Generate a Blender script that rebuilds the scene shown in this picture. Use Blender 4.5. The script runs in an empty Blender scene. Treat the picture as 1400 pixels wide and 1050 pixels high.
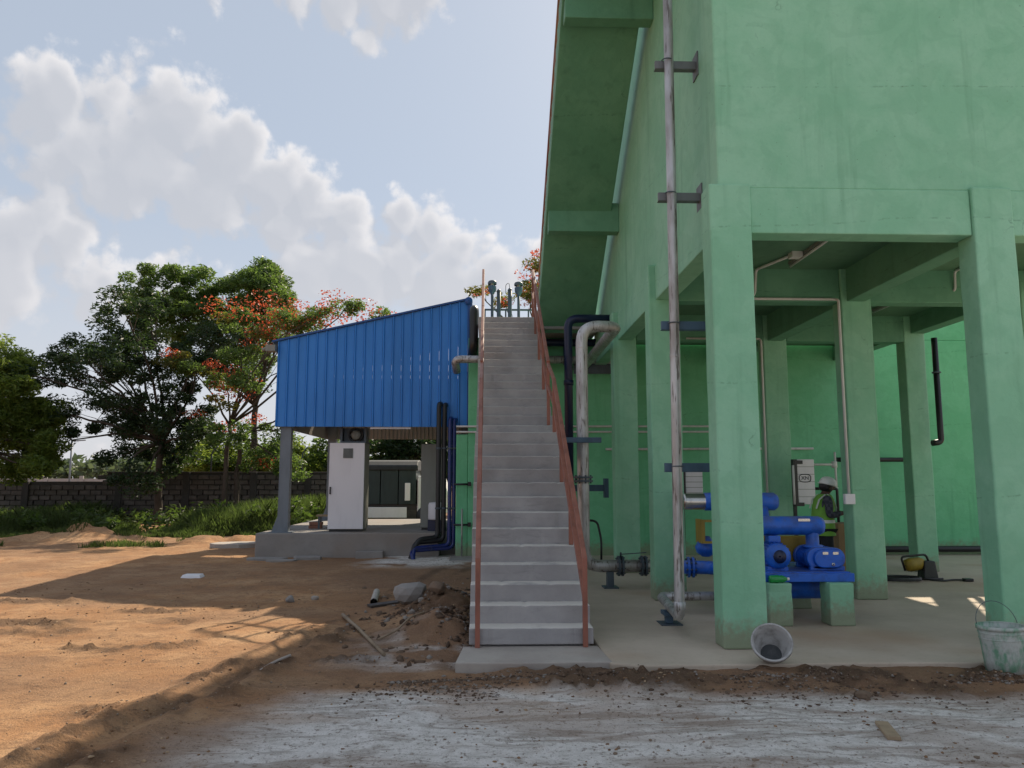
import bpy, bmesh, math, random
import numpy as np
from mathutils import Vector, Matrix
R = math.radians
S = bpy.context.scene
COL = S.collection

# ------------------------------------------------------------------ camera
cd = bpy.data.cameras.new('camera'); cam = bpy.data.objects.new('camera', cd); COL.objects.link(cam)
cam.location = (0, 0, 1.6)
cam.rotation_euler = (R(90 + 7.165), 0, R(-1.894))
cd.sensor_width = 36; cd.lens = 27.0; cd.clip_start = .05; cd.clip_end = 4000
S.camera = cam

# ------------------------------------------------------------------ sun, sky, exposure
SUN_AZ, SUN_EL = R(25), R(39)
sdir = Vector((math.sin(SUN_AZ)*math.cos(SUN_EL), math.cos(SUN_AZ)*math.cos(SUN_EL), math.sin(SUN_EL)))
sl = bpy.data.lights.new('sun', 'SUN'); sl.energy = 3.4; sl.angle = R(.6); sl.color = (1, .87, .68)
so = bpy.data.objects.new('sun', sl); COL.objects.link(so)
so.rotation_euler = (-sdir).to_track_quat('-Z', 'Y').to_euler(); so.location = sdir*60
S.view_settings.view_transform = 'Standard'; S.view_settings.look = 'None'
S.view_settings.exposure = 1.05; S.view_settings.gamma = 1
S.view_settings.use_curve_mapping = False

def cloud_group():
    g = bpy.data.node_groups.new('cloud_field', 'ShaderNodeTree')
    g.interface.new_socket('Vector', in_out='INPUT', socket_type='NodeSocketVector')
    g.interface.new_socket('Value', in_out='OUTPUT', socket_type='NodeSocketFloat')
    g.interface.new_socket('Coarse', in_out='OUTPUT', socket_type='NodeSocketFloat')
    N, L = g.nodes, g.links
    gi = N.new('NodeGroupInput'); go = N.new('NodeGroupOutput')
    def math_(op, a, b=None, c=None):
        n = N.new('ShaderNodeMath'); n.operation = op
        for i, q in enumerate((a, b, c)):
            if q is None: continue
            if isinstance(q, (int, float)): n.inputs[i].default_value = q
            else: L.new(q, n.inputs[i])
        return n.outputs[0]
    # warp by noise so the outlines billow
    def noise(sc, det, rough=.5):
        n = N.new('ShaderNodeTexNoise'); n.noise_dimensions = '2D'; n.inputs['Scale'].default_value = sc
        n.inputs['Detail'].default_value = det; n.inputs['Roughness'].default_value = rough
        L.new(gi.outputs[0], n.inputs['Vector']); return n
    def voro(sc, vec):
        n = N.new('ShaderNodeTexVoronoi'); n.voronoi_dimensions = '2D'; n.feature = 'F1'
        n.inputs['Scale'].default_value = sc; L.new(vec, n.inputs['Vector']); return n.outputs['Distance']
    w = noise(.9, 3)
    vs = N.new('ShaderNodeVectorMath'); vs.operation = 'SUBTRACT'; L.new(w.outputs['Color'], vs.inputs[0]); vs.inputs[1].default_value = (.5, .5, .5)
    vm = N.new('ShaderNodeVectorMath'); vm.operation = 'MULTIPLY_ADD'
    L.new(vs.outputs[0], vm.inputs[0]); vm.inputs[1].default_value = (.45, .3, 0); L.new(gi.outputs[0], vm.inputs[2])
    P = vm.outputs[0]
    # heaps of cumulus: azimuth and elevation in tens of degrees, radius
    heaps = [(-3.05,2.36,.30),(-2.72,2.5,.22),(-2.85,2.15,.33),(-2.3,2.42,.30),(-2.5,2.08,.38),(-1.9,2.28,.34),(-2.05,1.98,.36),
             (-1.6,2.1,.33),(-1.3,1.98,.3),(-1.05,1.85,.24),(-2.75,1.95,.26),(-1.5,1.82,.28),
             (-.62,1.92,.22),(-.4,1.86,.24),(-.18,1.7,.2),(.02,1.55,.24),(-.68,1.6,.3),(-1.0,1.48,.34),(-1.3,1.45,.28),(.34,1.65,.2),(-.35,1.45,.36),(.8,1.6,.4),
             (-3.2,1.55,.28),(-2.95,1.5,.28),(-2.72,1.3,.26),(-3.3,1.25,.34),(-2.25,1.33,.2),(-2.4,1.15,.28),
             (-1.5,3.36,.24),(-1.15,3.30,.28),(-.8,3.32,.28),(-1.0,3.05,.16),(-.5,3.45,.3),(-1.8,3.5,.2),
             (-4.6,2.2,.6),(-5.3,1.7,.8),(4.4,2.2,.8),(5.6,2.6,.7),(2.3,1.7,.5),(-6.8,3.2,.9),(7.5,2.0,.9)]
    acc = None
    for (a, e, r) in heaps:
        d = N.new('ShaderNodeVectorMath'); d.operation = 'DISTANCE'; L.new(P, d.inputs[0]); d.inputs[1].default_value = (a, e, 0)
        f = math_('MULTIPLY_ADD', d.outputs['Value'], -1.0, r)
        acc = f if acc is None else math_('SMOOTH_MAX', acc, f, .10)
    wide = noise(.55, 2)                                   # scattered heaps over the rest of the sky
    sc = math_('MULTIPLY_ADD', wide.outputs['Fac'], 1.8, -1.18)
    acc = math_('SMOOTH_MAX', acc, sc, .1)
    b1 = math_('MULTIPLY_ADD', voro(3.6, P), -.16, .07)
    coarse = math_('ADD', acc, b1)
    b2 = math_('MULTIPLY_ADD', voro(9, P), -.09, .04)
    n3 = math_('MULTIPLY_ADD', noise(7, 5, .62).outputs['Fac'], .22, -.11)
    L.new(math_('ADD', math_('ADD', coarse, b2), n3), go.inputs[0]); L.new(math_('MULTIPLY_ADD', n3, .35, math_('MULTIPLY_ADD', b2, .5, coarse)), go.inputs[1])
    return g

W = bpy.data.worlds.new('World'); S.world = W; W.use_nodes = True
nt = W.node_tree; nt.nodes.clear(); N, L = nt.nodes, nt.links
def wmath(op, a, b=None, c=None, clamp=False):
    n = N.new('ShaderNodeMath'); n.operation = op; n.use_clamp = clamp
    for i, q in enumerate((a, b, c)):
        if q is None: continue
        if isinstance(q, (int, float)): n.inputs[i].default_value = q
        else: L.new(q, n.inputs[i])
    return n.outputs[0]
sky = N.new('ShaderNodeTexSky'); sky.sky_type = 'NISHITA'; sky.sun_disc = False
sky.sun_elevation = SUN_EL; sky.sun_rotation = SUN_AZ
sky.air_density = 1.0; sky.dust_density = 1.2; sky.ozone_density = 1.6; sky.altitude = 300
tc = N.new('ShaderNodeTexCoord')
sep = N.new('ShaderNodeSeparateXYZ'); L.new(tc.outputs['Generated'], sep.inputs[0])
az = wmath('MULTIPLY', wmath('ARCTAN2', sep.outputs[0], sep.outputs[1]), 5.7296)
el = wmath('MULTIPLY', wmath('ARCSINE', sep.outputs[2]), 5.7296)
cmb = N.new('ShaderNodeCombineXYZ'); L.new(az, cmb.inputs[0]); L.new(el, cmb.inputs[1])
cg = cloud_group()
g1 = N.new('ShaderNodeGroup'); g1.node_tree = cg; L.new(cmb.outputs[0], g1.inputs[0])
off = N.new('ShaderNodeVectorMath'); off.operation = 'ADD'; L.new(cmb.outputs[0], off.inputs[0]); off.inputs[1].default_value = (.09, .11, 0)
g2 = N.new('ShaderNodeGroup'); g2.node_tree = cg; L.new(off.outputs[0], g2.inputs[0])
mr = N.new('ShaderNodeMapRange'); mr.interpolation_type = 'SMOOTHSTEP'
mr.inputs['From Min'].default_value = -.02; mr.inputs['From Max'].default_value = .12; mr.inputs['To Max'].default_value = .82
L.new(g1.outputs[0], mr.inputs['Value'])
rim = N.new('ShaderNodeMapRange'); rim.interpolation_type = 'SMOOTHSTEP'; rim.inputs['From Min'].default_value = .24; rim.inputs['From Max'].default_value = .02
L.new(g1.outputs[1], rim.inputs['Value'])
lit = wmath('MULTIPLY', wmath('MULTIPLY_ADD', wmath('SUBTRACT', g1.outputs[1], g2.outputs[1]), 6.5, .30, True), wmath('MULTIPLY_ADD', rim.outputs[0], .9, .10))
CL = N.new('ShaderNodeMix'); CL.data_type = 'RGBA'
CL.inputs[6].default_value = (2.8, 2.87, 3.1, 1); CL.inputs[7].default_value = (4.9, 4.7, 4.6, 1)
L.new(lit, CL.inputs[0])
VE = N.new('ShaderNodeMix'); VE.data_type = 'RGBA'; VE.inputs[0].default_value = .86; VE.inputs[7].default_value = (2.32, 2.60, 3.0, 1)   # hazy pre-monsoon sky
L.new(sky.outputs[0], VE.inputs[6])
hz = N.new('ShaderNodeMapRange'); hz.interpolation_type = 'SMOOTHSTEP'       # thin white air low over the horizon
hz.inputs['From Min'].default_value = 2.2; hz.inputs['From Max'].default_value = -.4; hz.inputs['To Max'].default_value = .8
L.new(el, hz.inputs['Value'])
HM = N.new('ShaderNodeMix'); HM.data_type = 'RGBA'; HM.inputs[7].default_value = (3.55, 3.5, 3.65, 1)
CM = N.new('ShaderNodeMix'); CM.data_type = 'RGBA'
L.new(mr.outputs[0], CM.inputs[0]); L.new(VE.outputs[2], CM.inputs[6]); L.new(CL.outputs[2], CM.inputs[7])
L.new(hz.outputs[0], HM.inputs[0]); L.new(CM.outputs[2], HM.inputs[6])
W.cycles.sampling_method = 'MANUAL'; W.cycles.sample_map_resolution = 256
bg = N.new('ShaderNodeBackground'); bg.inputs['Strength'].default_value = .10
L.new(HM.outputs[2], bg.inputs[0]); wo = N.new('ShaderNodeOutputWorld'); L.new(bg.outputs[0], wo.inputs[0])

# ------------------------------------------------------------------ helpers: numpy noise
def _hash(ix, iy, seed):
    h = (ix.astype(np.int64)*374761393 + iy.astype(np.int64)*668265263 + seed*974634777) & 0xffffffff
    h = ((h ^ (h >> 13))*1274126177) & 0xffffffff
    return ((h ^ (h >> 16)) & 0xffff)/65535.0
def vnoise(x, y, seed=0):
    x = np.asarray(x, float); y = np.asarray(y, float)
    ix, iy = np.floor(x), np.floor(y); fx, fy = x-ix, y-iy
    fx = fx*fx*fx*(fx*(fx*6-15)+10); fy = fy*fy*fy*(fy*(fy*6-15)+10)
    a = _hash(ix, iy, seed); b = _hash(ix+1, iy, seed); c = _hash(ix, iy+1, seed); d = _hash(ix+1, iy+1, seed)
    return (a*(1-fx)+b*fx)*(1-fy) + (c*(1-fx)+d*fx)*fy
def fbm(x, y, oct=4, seed=0, rough=.5):
    t = 0; amp = 1; tot = 0
    for o in range(oct):
        t = t + amp*vnoise(np.asarray(x)*2**o + 17.3*o, np.asarray(y)*2**o - 9.1*o, seed+o); tot += amp; amp *= rough
    return t/tot
def sst(x, a, b):
    t = np.clip((np.asarray(x, float)-a)/(b-a), 0, 1); return t*t*(3-2*t)

# ------------------------------------------------------------------ helpers: mesh builder
class MB:
    def __init__(s): s.v = []; s.f = []; s.s = []
    def add(s, verts, faces, smooth=False):
        o = len(s.v); s.v += [tuple(p) for p in verts]
        s.f += [tuple(i+o for i in f) for f in faces]; s.s += [smooth]*len(faces); return s
    def box(s, x0, x1, y0, y1, z0, z1, top=0.0):
        t = top
        return s.add([(x0,y0,z0),(x1,y0,z0),(x1,y1,z0),(x0,y1,z0),(x0+t,y0+t,z1),(x1-t,y0+t,z1),(x1-t,y1-t,z1),(x0+t,y1-t,z1)],
              [(3,2,1,0),(4,5,6,7),(0,1,5,4),(1,2,6,5),(2,3,7,6),(3,0,4,7)])
    def bar(s, a, b, w, h, up=(0,0,1)):
        a, b = Vector(a), Vector(b); d = (b-a).normalized(); u = Vector(up)
        if abs(d.dot(u)) > .98: u = Vector((0,1,0))
        r = d.cross(u).normalized(); u = r.cross(d)
        q = []
        for p in (a, b):
            for sx, sy in ((-1,-1),(1,-1),(1,1),(-1,1)): q.append(p + r*sx*w/2 + u*sy*h/2)
        return s.add(q, [(3,2,1,0),(4,5,6,7),(0,1,5,4),(1,2,6,5),(2,3,7,6),(3,0,4,7)])
    def tube(s, pts, r, n=12, caps=True, smooth=True):
        pts = [Vector(p) for p in pts]; m = len(pts)
        rs = r if isinstance(r, (list, tuple)) else [r]*m
        T = [(pts[min(i+1,m-1)]-pts[max(i-1,0)]).normalized() for i in range(m)]
        u = T[0].orthogonal().normalized(); vs = []
        for i in range(m):
            u = (u - T[i]*u.dot(T[i])).normalized(); w = T[i].cross(u)
            for k in range(n):
                a = 2*math.pi*k/n; vs.append(pts[i] + (u*math.cos(a)+w*math.sin(a))*rs[i])
        fs = [(i*n+k, i*n+(k+1)%n, (i+1)*n+(k+1)%n, (i+1)*n+k) for i in range(m-1) for k in range(n)]
        s.add(vs, fs, smooth)
        if caps:
            o = len(s.v) - m*n
            s.f += [tuple(o+k for k in reversed(range(n))), tuple(o+(m-1)*n+k for k in range(n))]; s.s += [False]*2
        return s
    def lathe(s, prof, o, d, n=20, smooth=True):
        o, d = Vector(o), Vector(d).normalized(); u = d.orthogonal().normalized(); w = d.cross(u); vs = []; m = len(prof)
        for (r, h) in prof:
            for k in range(n):
                a = 2*math.pi*k/n; vs.append(o + d*h + (u*math.cos(a)+w*math.sin(a))*max(r, 1e-4))
        return s.add(vs, [(i*n+k, i*n+(k+1)%n, (i+1)*n+(k+1)%n, (i+1)*n+k) for i in range(m-1) for k in range(n)], smooth)
    def prism(s, poly, axis, a, b):
        n = len(poly)
        def P(p, t): return (t, p[0], p[1]) if axis == 'x' else (p[0], t, p[1]) if axis == 'y' else (p[0], p[1], t)
        return s.add([P(p, a) for p in poly]+[P(p, b) for p in poly],
              [tuple(range(n-1,-1,-1)), tuple(range(n,2*n))]+[(k,(k+1)%n,n+(k+1)%n,n+k) for k in range(n)])
def fillet(pts, r, k=6):
    pts = [Vector(p) for p in pts]; out = [pts[0]]
    for i in range(1, len(pts)-1):
        a, b, c = pts[i-1], pts[i], pts[i+1]; d1 = (a-b).normalized(); d2 = (c-b).normalized()
        rr = min(r, (a-b).length*.49, (c-b).length*.49); p, q = b+d1*rr, b+d2*rr
        for j in range(k+1):
            t = j/k; out.append(p*(1-t)**2 + b*2*t*(1-t)*.98 + q*t*t + b*.04*t*(1-t))
    return out+[pts[-1]]
def link_mesh(name, me, mat, parent=None):
    o = bpy.data.objects.new(name, me); COL.objects.link(o)
    if mat: me.materials.append(mat)
    if parent: o.parent = parent
    return o
def obj(name, mb, mat, parent=None, bevel=0, origin=None, fix=True):
    off = Vector((0,0,0))
    p = parent
    while p: off += p.location; p = p.parent
    base = Vector(origin) if origin else off
    me = bpy.data.meshes.new(name); me.from_pydata([tuple(Vector(v)-base) for v in mb.v], [], mb.f)
    me.polygons.foreach_set('use_smooth', mb.s)
    if fix:
        bm = bmesh.new(); bm.from_mesh(me); bmesh.ops.recalc_face_normals(bm, faces=bm.faces); bm.to_mesh(me); bm.free()
    me.update()
    o = link_mesh(name, me, mat, parent)
    if origin: o.location = base-off
    if bevel:
        b = o.modifiers.new('edge', 'BEVEL'); b.width = bevel; b.segments = 2; b.limit_method = 'ANGLE'; b.angle_limit = R(40)
    return o
def npmesh(name, v, f, mat, parent=None, attrs=None, smooth=False):
    v = np.asarray(v, np.float32); f = np.asarray(f, np.int32); k = f.shape[1]
    if parent:
        off = Vector((0,0,0)); p = parent
        while p: off += p.location; p = p.parent
        v = v - np.array(off, np.float32)
    me = bpy.data.meshes.new(name); me.vertices.add(len(v)); me.vertices.foreach_set('co', v.ravel())
    me.loops.add(f.size); me.loops.foreach_set('vertex_index', f.ravel())
    me.polygons.add(len(f)); me.polygons.foreach_set('loop_start', np.arange(0, f.size, k, dtype=np.int32))
    me.polygons.foreach_set('loop_total', np.full(len(f), k, np.int32))
    if smooth: me.polygons.foreach_set('use_smooth', np.ones(len(f), bool))
    for nm, arr in (attrs or {}).items():
        a = me.color_attributes.new(nm, 'FLOAT_COLOR', 'POINT'); a.data.foreach_set('color', np.asarray(arr, np.float32).ravel())
    me.update(calc_edges=True); me.validate()
    return link_mesh(name, me, mat, parent)
def tag(o, label=None, cat=None, group=None, kind=None):
    if label: o['label'] = label
    if cat: o['category'] = cat
    if group: o['group'] = group
    if kind: o['kind'] = kind
    return o
def thing(name, loc, label, cat, group=None):
    o = bpy.data.objects.new(name, None); COL.objects.link(o); o.location = loc; o.empty_display_size = .2
    return tag(o, label, cat, group)
def copy_tree(o, parent=None):
    c = o.copy(); COL.objects.link(c); c.parent = parent
    for ch in list(o.children): copy_tree(ch, c)
    return c

# ------------------------------------------------------------------ helpers: materials
class Mat:
    def __init__(s, name, rough=.7, metal=0.0, spec=.4):
        s.m = bpy.data.materials.new(name); s.m.use_nodes = True; s.t = s.m.node_tree
        s.b = s.t.nodes['Principled BSDF']; s.N = s.t.nodes; s.L = s.t.links
        s.b.inputs['Roughness'].default_value = rough; s.b.inputs['Metallic'].default_value = metal
        s.b.inputs['Specular IOR Level'].default_value = spec
        s.pos = s.N.new('ShaderNodeNewGeometry').outputs['Position']
    def put(s, q, sock):
        if isinstance(q, (int, float)): sock.default_value = q
        elif isinstance(q, tuple): sock.default_value = q if len(q) == 4 else (*q, 1)
        else: s.L.new(q, sock)
    def scale(s, sc):
        n = s.N.new('ShaderNodeMapping'); n.inputs['Scale'].default_value = sc; s.L.new(s.pos, n.inputs['Vector']); return n.outputs[0]
    def noise(s, sc, det=4, rough=.55, vec=None, dist=0):
        n = s.N.new('ShaderNodeTexNoise'); n.inputs['Scale'].default_value = sc; n.inputs['Detail'].default_value = det
        n.inputs['Roughness'].default_value = rough; n.inputs['Distortion'].default_value = dist
        s.L.new(vec or s.pos, n.inputs['Vector']); return n.outputs['Fac']
    def ramp(s, fac, a, b):
        n = s.N.new('ShaderNodeMapRange'); n.interpolation_type = 'SMOOTHSTEP'
        n.inputs['From Min'].default_value = a; n.inputs['From Max'].default_value = b; s.L.new(fac, n.inputs['Value']); return n.outputs[0]
    def mul(s, a, b):
        n = s.N.new('ShaderNodeMath'); n.operation = 'MULTIPLY'; s.put(a, n.inputs[0]); s.put(b, n.inputs[1]); return n.outputs[0]
    def mix(s, fac, a, b, mode='MIX'):
        n = s.N.new('ShaderNodeMix'); n.data_type = 'RGBA'; n.blend_type = mode
        s.put(fac, n.inputs[0]); s.put(a, n.inputs[6]); s.put(b, n.inputs[7]); return n.outputs[2]
    def color(s, q): s.put(q, s.b.inputs['Base Color']); return s
    def rough(s, fac, a, b):
        n = s.N.new('ShaderNodeMapRange'); n.inputs['To Min'].default_value = a; n.inputs['To Max'].default_value = b
        s.L.new(fac, n.inputs['Value']); s.L.new(n.outputs[0], s.b.inputs['Roughness']); return s
    def bump(s, h, strength=.3, dist=.01):
        n = s.N.new('ShaderNodeBump'); n.inputs['Strength'].default_value = strength; n.inputs['Distance'].default_value = dist
        s.L.new(h, n.inputs['Height']); s.L.new(n.outputs[0], s.b.inputs['Normal']); return s
def island(m, amt):
    n = m.N.new('ShaderNodeNewGeometry'); return m.ramp(n.outputs['Random Per Island'], 0, 1)

def green_paint(name, base, dark, pale):
    m = Mat(name, .62, 0, .3)
    a = m.noise(1.1, 7, .68); st = m.noise(1, 4, .6, m.scale((4.5, 4.5, .3))); fine = m.noise(14, 5, .65); patch = m.noise(2.6, 3, .5, None, 1.2)
    c = m.mix(m.ramp(a, .38, .64), base, pale)
    c = m.mix(m.mul(m.ramp(patch, .50, .58), .24), c, tuple(.55*p+.45*q for p, q in zip(dark, base)))      # second-coat patches
    c = m.mix(m.mul(m.ramp(st, .55, .76), .6), c, dark)                                                   # rain streaks
    c = m.mix(m.mul(m.ramp(fine, .55, .8), .25), c, dark)
    sx = m.N.new('ShaderNodeSeparateXYZ'); m.L.new(m.pos, sx.inputs[0])
    def lin(op, x, y):
        n = m.N.new('ShaderNodeMath'); n.operation = op; m.put(x, n.inputs[0]); m.put(y, n.inputs[1]); return n.outputs[0]
    zz = lin('ADD', sx.outputs[2], lin('ADD', lin('MULTIPLY', a, .10), lin('MULTIPLY', m.noise(.16, 1, .5), 1.6))); fr = lin('ABSOLUTE', lin('SUBTRACT', lin('FRACT', lin('DIVIDE', zz, 1.52), 0), .5), 0)
    joint = m.mul(m.ramp(fr, .008, .002), m.ramp(fine, .47, .60)); c = m.mix(m.mul(joint, .38), c, tuple(q*.6 for q in dark))      # lift joints
    vo = m.N.new('ShaderNodeTexVoronoi'); vo.feature = 'DISTANCE_TO_EDGE'; vo.inputs['Scale'].default_value = .55
    wv = m.N.new('ShaderNodeVectorMath'); wv.operation = 'ADD'; m.L.new(m.pos, wv.inputs[0])
    wn = m.N.new('ShaderNodeTexNoise'); wn.inputs['Scale'].default_value = 2.2; wn.inputs['Detail'].default_value = 5; m.L.new(m.pos, wn.inputs['Vector']); m.L.new(wn.outputs['Color'], wv.inputs[1])
    m.L.new(wv.outputs[0], vo.inputs['Vector'])
    crack = m.mul(m.ramp(vo.outputs['Distance'], .006, .001), m.ramp(a, .57, .66)); c = m.mix(m.mul(crack, .5), c, tuple(q*.45 for q in dark))
    splash = m.mul(m.ramp(lin('ADD', sx.outputs[2], lin('MULTIPLY', fine, -.5)), .10, -.16), .65); c = m.mix(splash, c, (.27, .20, .14))          # mud splash at the foot
    spots = m.noise(34, 2, .5); c = m.mix(m.mul(m.ramp(spots, .74, .78), .6), c, (.10, .14, .11))
    m.color(c); m.rough(a, .5, .75)
    h = m.mix(.35, m.noise(5, 6, .62), fine); m.bump(h, .4, .03)
    return m.m
GREEN = green_paint('green_wall_paint', (.225, .495, .32), (.145, .34, .21), (.285, .55, .38))
GREEN2 = green_paint('shaded_green_paint', (.12, .30, .19), (.08, .205, .13), (.15, .34, .22))  # darker copy of the wall green; puts interior shade into the inner beams
GREEN3 = green_paint('deep_green_paint', (.15, .50, .26), (.10, .35, .18), (.19, .55, .31))

def concrete(name, a, b, dirt, dirt_amt=.5, sc=2.2, bump=.3):
    m = Mat(name, .85, 0, .25)
    n1 = m.noise(sc, 6, .6); n2 = m.noise(sc*.35, 3); n3 = m.noise(sc*12, 4, .7)
    c = m.mix(m.ramp(n1, .3, .7), a, b); c = m.mix(m.mul(m.ramp(n2, .48, .72), dirt_amt), c, dirt)
    c = m.mix(m.mul(m.ramp(n3, .5, .8), .3), c, tuple(q*.55 for q in a))
    m.color(c).bump(n3, bump, .012); return m.m
def dusty(name, a, b, dirt, dust):
    m = Mat(name, .88, 0, .2)
    n1 = m.noise(2.6, 6, .62); n2 = m.noise(.9, 3); n3 = m.noise(30, 4, .7); st = m.noise(1, 6, .66, m.scale((3, 3, 11)), .8)
    c = m.mix(m.ramp(n1, .3, .7), a, b); c = m.mix(m.mul(m.ramp(n2, .48, .7), .5), c, dirt)
    c = m.mix(m.mul(m.ramp(st, .52, .72), .4), c, tuple(q*.62 for q in a)); c = m.mix(m.mul(m.ramp(n3, .55, .8), .3), c, tuple(q*.6 for q in a))
    g = m.N.new('ShaderNodeNewGeometry'); sp = m.N.new('ShaderNodeSeparateXYZ'); m.L.new(g.outputs['Normal'], sp.inputs[0])
    up = m.ramp(sp.outputs[2], .25, .85); c = m.mix(m.mul(up, m.ramp(n1, .2, .5)), c, dust)
    m.color(c).bump(n3, .3, .012); return m.m
STAIR = dusty('raw_stair_concrete', (.31, .30, .305), (.385, .37, .37), (.245, .225, .215), (.64, .60, .55))
STAIR_OLD = concrete('raw_stair_concrete', (.235, .245, .275), (.30, .305, .33), (.20, .19, .185), .5, 2.6)
STAIRN = concrete('worn_step_nosing', (.46, .45, .44), (.38, .37, .37), (.33, .29, .25), .5, 3)
PAD = concrete('pale_concrete_pad', (.42, .38, .34), (.34, .30, .27), (.30, .21, .15), .6, 2)
FLOOR = concrete('dusty_concrete_floor', (.44, .37, .295), (.53, .45, .365), (.38, .265, .18), .8, 1.1, .2)
PLINTH = concrete('grey_plinth_cement', (.30, .28, .265), (.24, .225, .215), (.26, .19, .14), .5, 1.6)

def metal(name, col, rough, met, var=.25, dark=None, sc=6, streak=True):
    m = Mat(name, rough, met, .5)
    n = m.noise(sc, 5, .6, m.scale((1, 1, .25)) if streak else None)
    c = m.mix(m.ramp(n, .42, .72), col, dark or tuple(q*(1-var) for q in col)); m.color(c); m.rough(n, rough*.8, min(1, rough*1.25)); return m.m
def galv_mat():
    m = Mat('galvanised_pipe', .42, .55, .5)
    n = m.noise(7, 5, .6, m.scale((1, 1, .22))); sp = m.noise(1.2, 3, .5)
    c = m.mix(m.ramp(n, .38, .7), (.55, .55, .56), (.33, .31, .30)); c = m.mix(m.mul(m.ramp(sp, .45, .62), .55), c, (.30, .27, .25))
    rs = m.noise(1, 4, .6, m.scale((28, 28, 3.0))); c = m.mix(m.mul(m.ramp(rs, .54, .64), .75), c, (.10, .075, .06))
    m.color(c); m.rough(n, .35, .6); return m.m
GALV = galv_mat()
REDOX = metal('red_oxide_primer', (.29, .105, .07), .5, 0, .35)
def machine_paint(name, col):
    m = Mat(name, .34, 0, .5); n = m.noise(7, 5, .6); n2 = m.noise(38, 4, .65)
    g = m.N.new('ShaderNodeNewGeometry'); sp = m.N.new('ShaderNodeSeparateXYZ'); m.L.new(g.outputs['Normal'], sp.inputs[0])
    c = m.mix(m.ramp(n, .4, .7), col, tuple(q*.6 for q in col)); c = m.mix(m.mul(m.mul(m.ramp(sp.outputs[2], .1, .9), m.ramp(n, .3, .6)), .28), c, (.30, .25, .19))
    c = m.mix(m.mul(m.ramp(n2, .68, .74), .7), c, (.10, .08, .07)); m.color(c); m.rough(n2, .28, .55); return m.m
BLUEP = machine_paint('blue_machine_paint', (.012, .125, .60))
NAVY = metal('navy_pipe_paint', (.008, .014, .055), .35, 0, .3)
BLACK = metal('black_plastic', (.012, .012, .014), .4, 0, .2)
STEEL = metal('blue_grey_steel', (.075, .10, .125), .5, .1, .25)
BRKG = metal('grey_steel_bracket', (.15, .165, .17), .5, .1, .25)
BRACK = metal('slate_blue_bracket_paint', (.055, .105, .165), .5, 0, .3)
POLEM = metal('grey_column_paint', (.16, .19, .225), .5, 0, .2)
WHITE = metal('white_panel_paint', (.74, .72, .75), .5, 0, .07)
GREYP = metal('olive_grey_panel', (.23, .235, .21), .55, 0, .12)
BEIGE = metal('beige_inner_sheet', (.40, .375, .36), .6, 0, .15)
SHEET = metal('blue_profiled_sheet', (.022, .215, .66), .45, .0, .16, sc=2.2)
SHEETE = metal('blue_sheet_edge', (.010, .075, .28), .45, .0, .2)
CONDUIT = metal('white_conduit', (.62, .62, .60), .5, 0, .2)
CHROME = metal('stainless_band', (.55, .54, .52), .25, .9, .25)
YELLOW = metal('yellow_guard_paint', (.34, .23, .03), .5, 0, .3)

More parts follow.
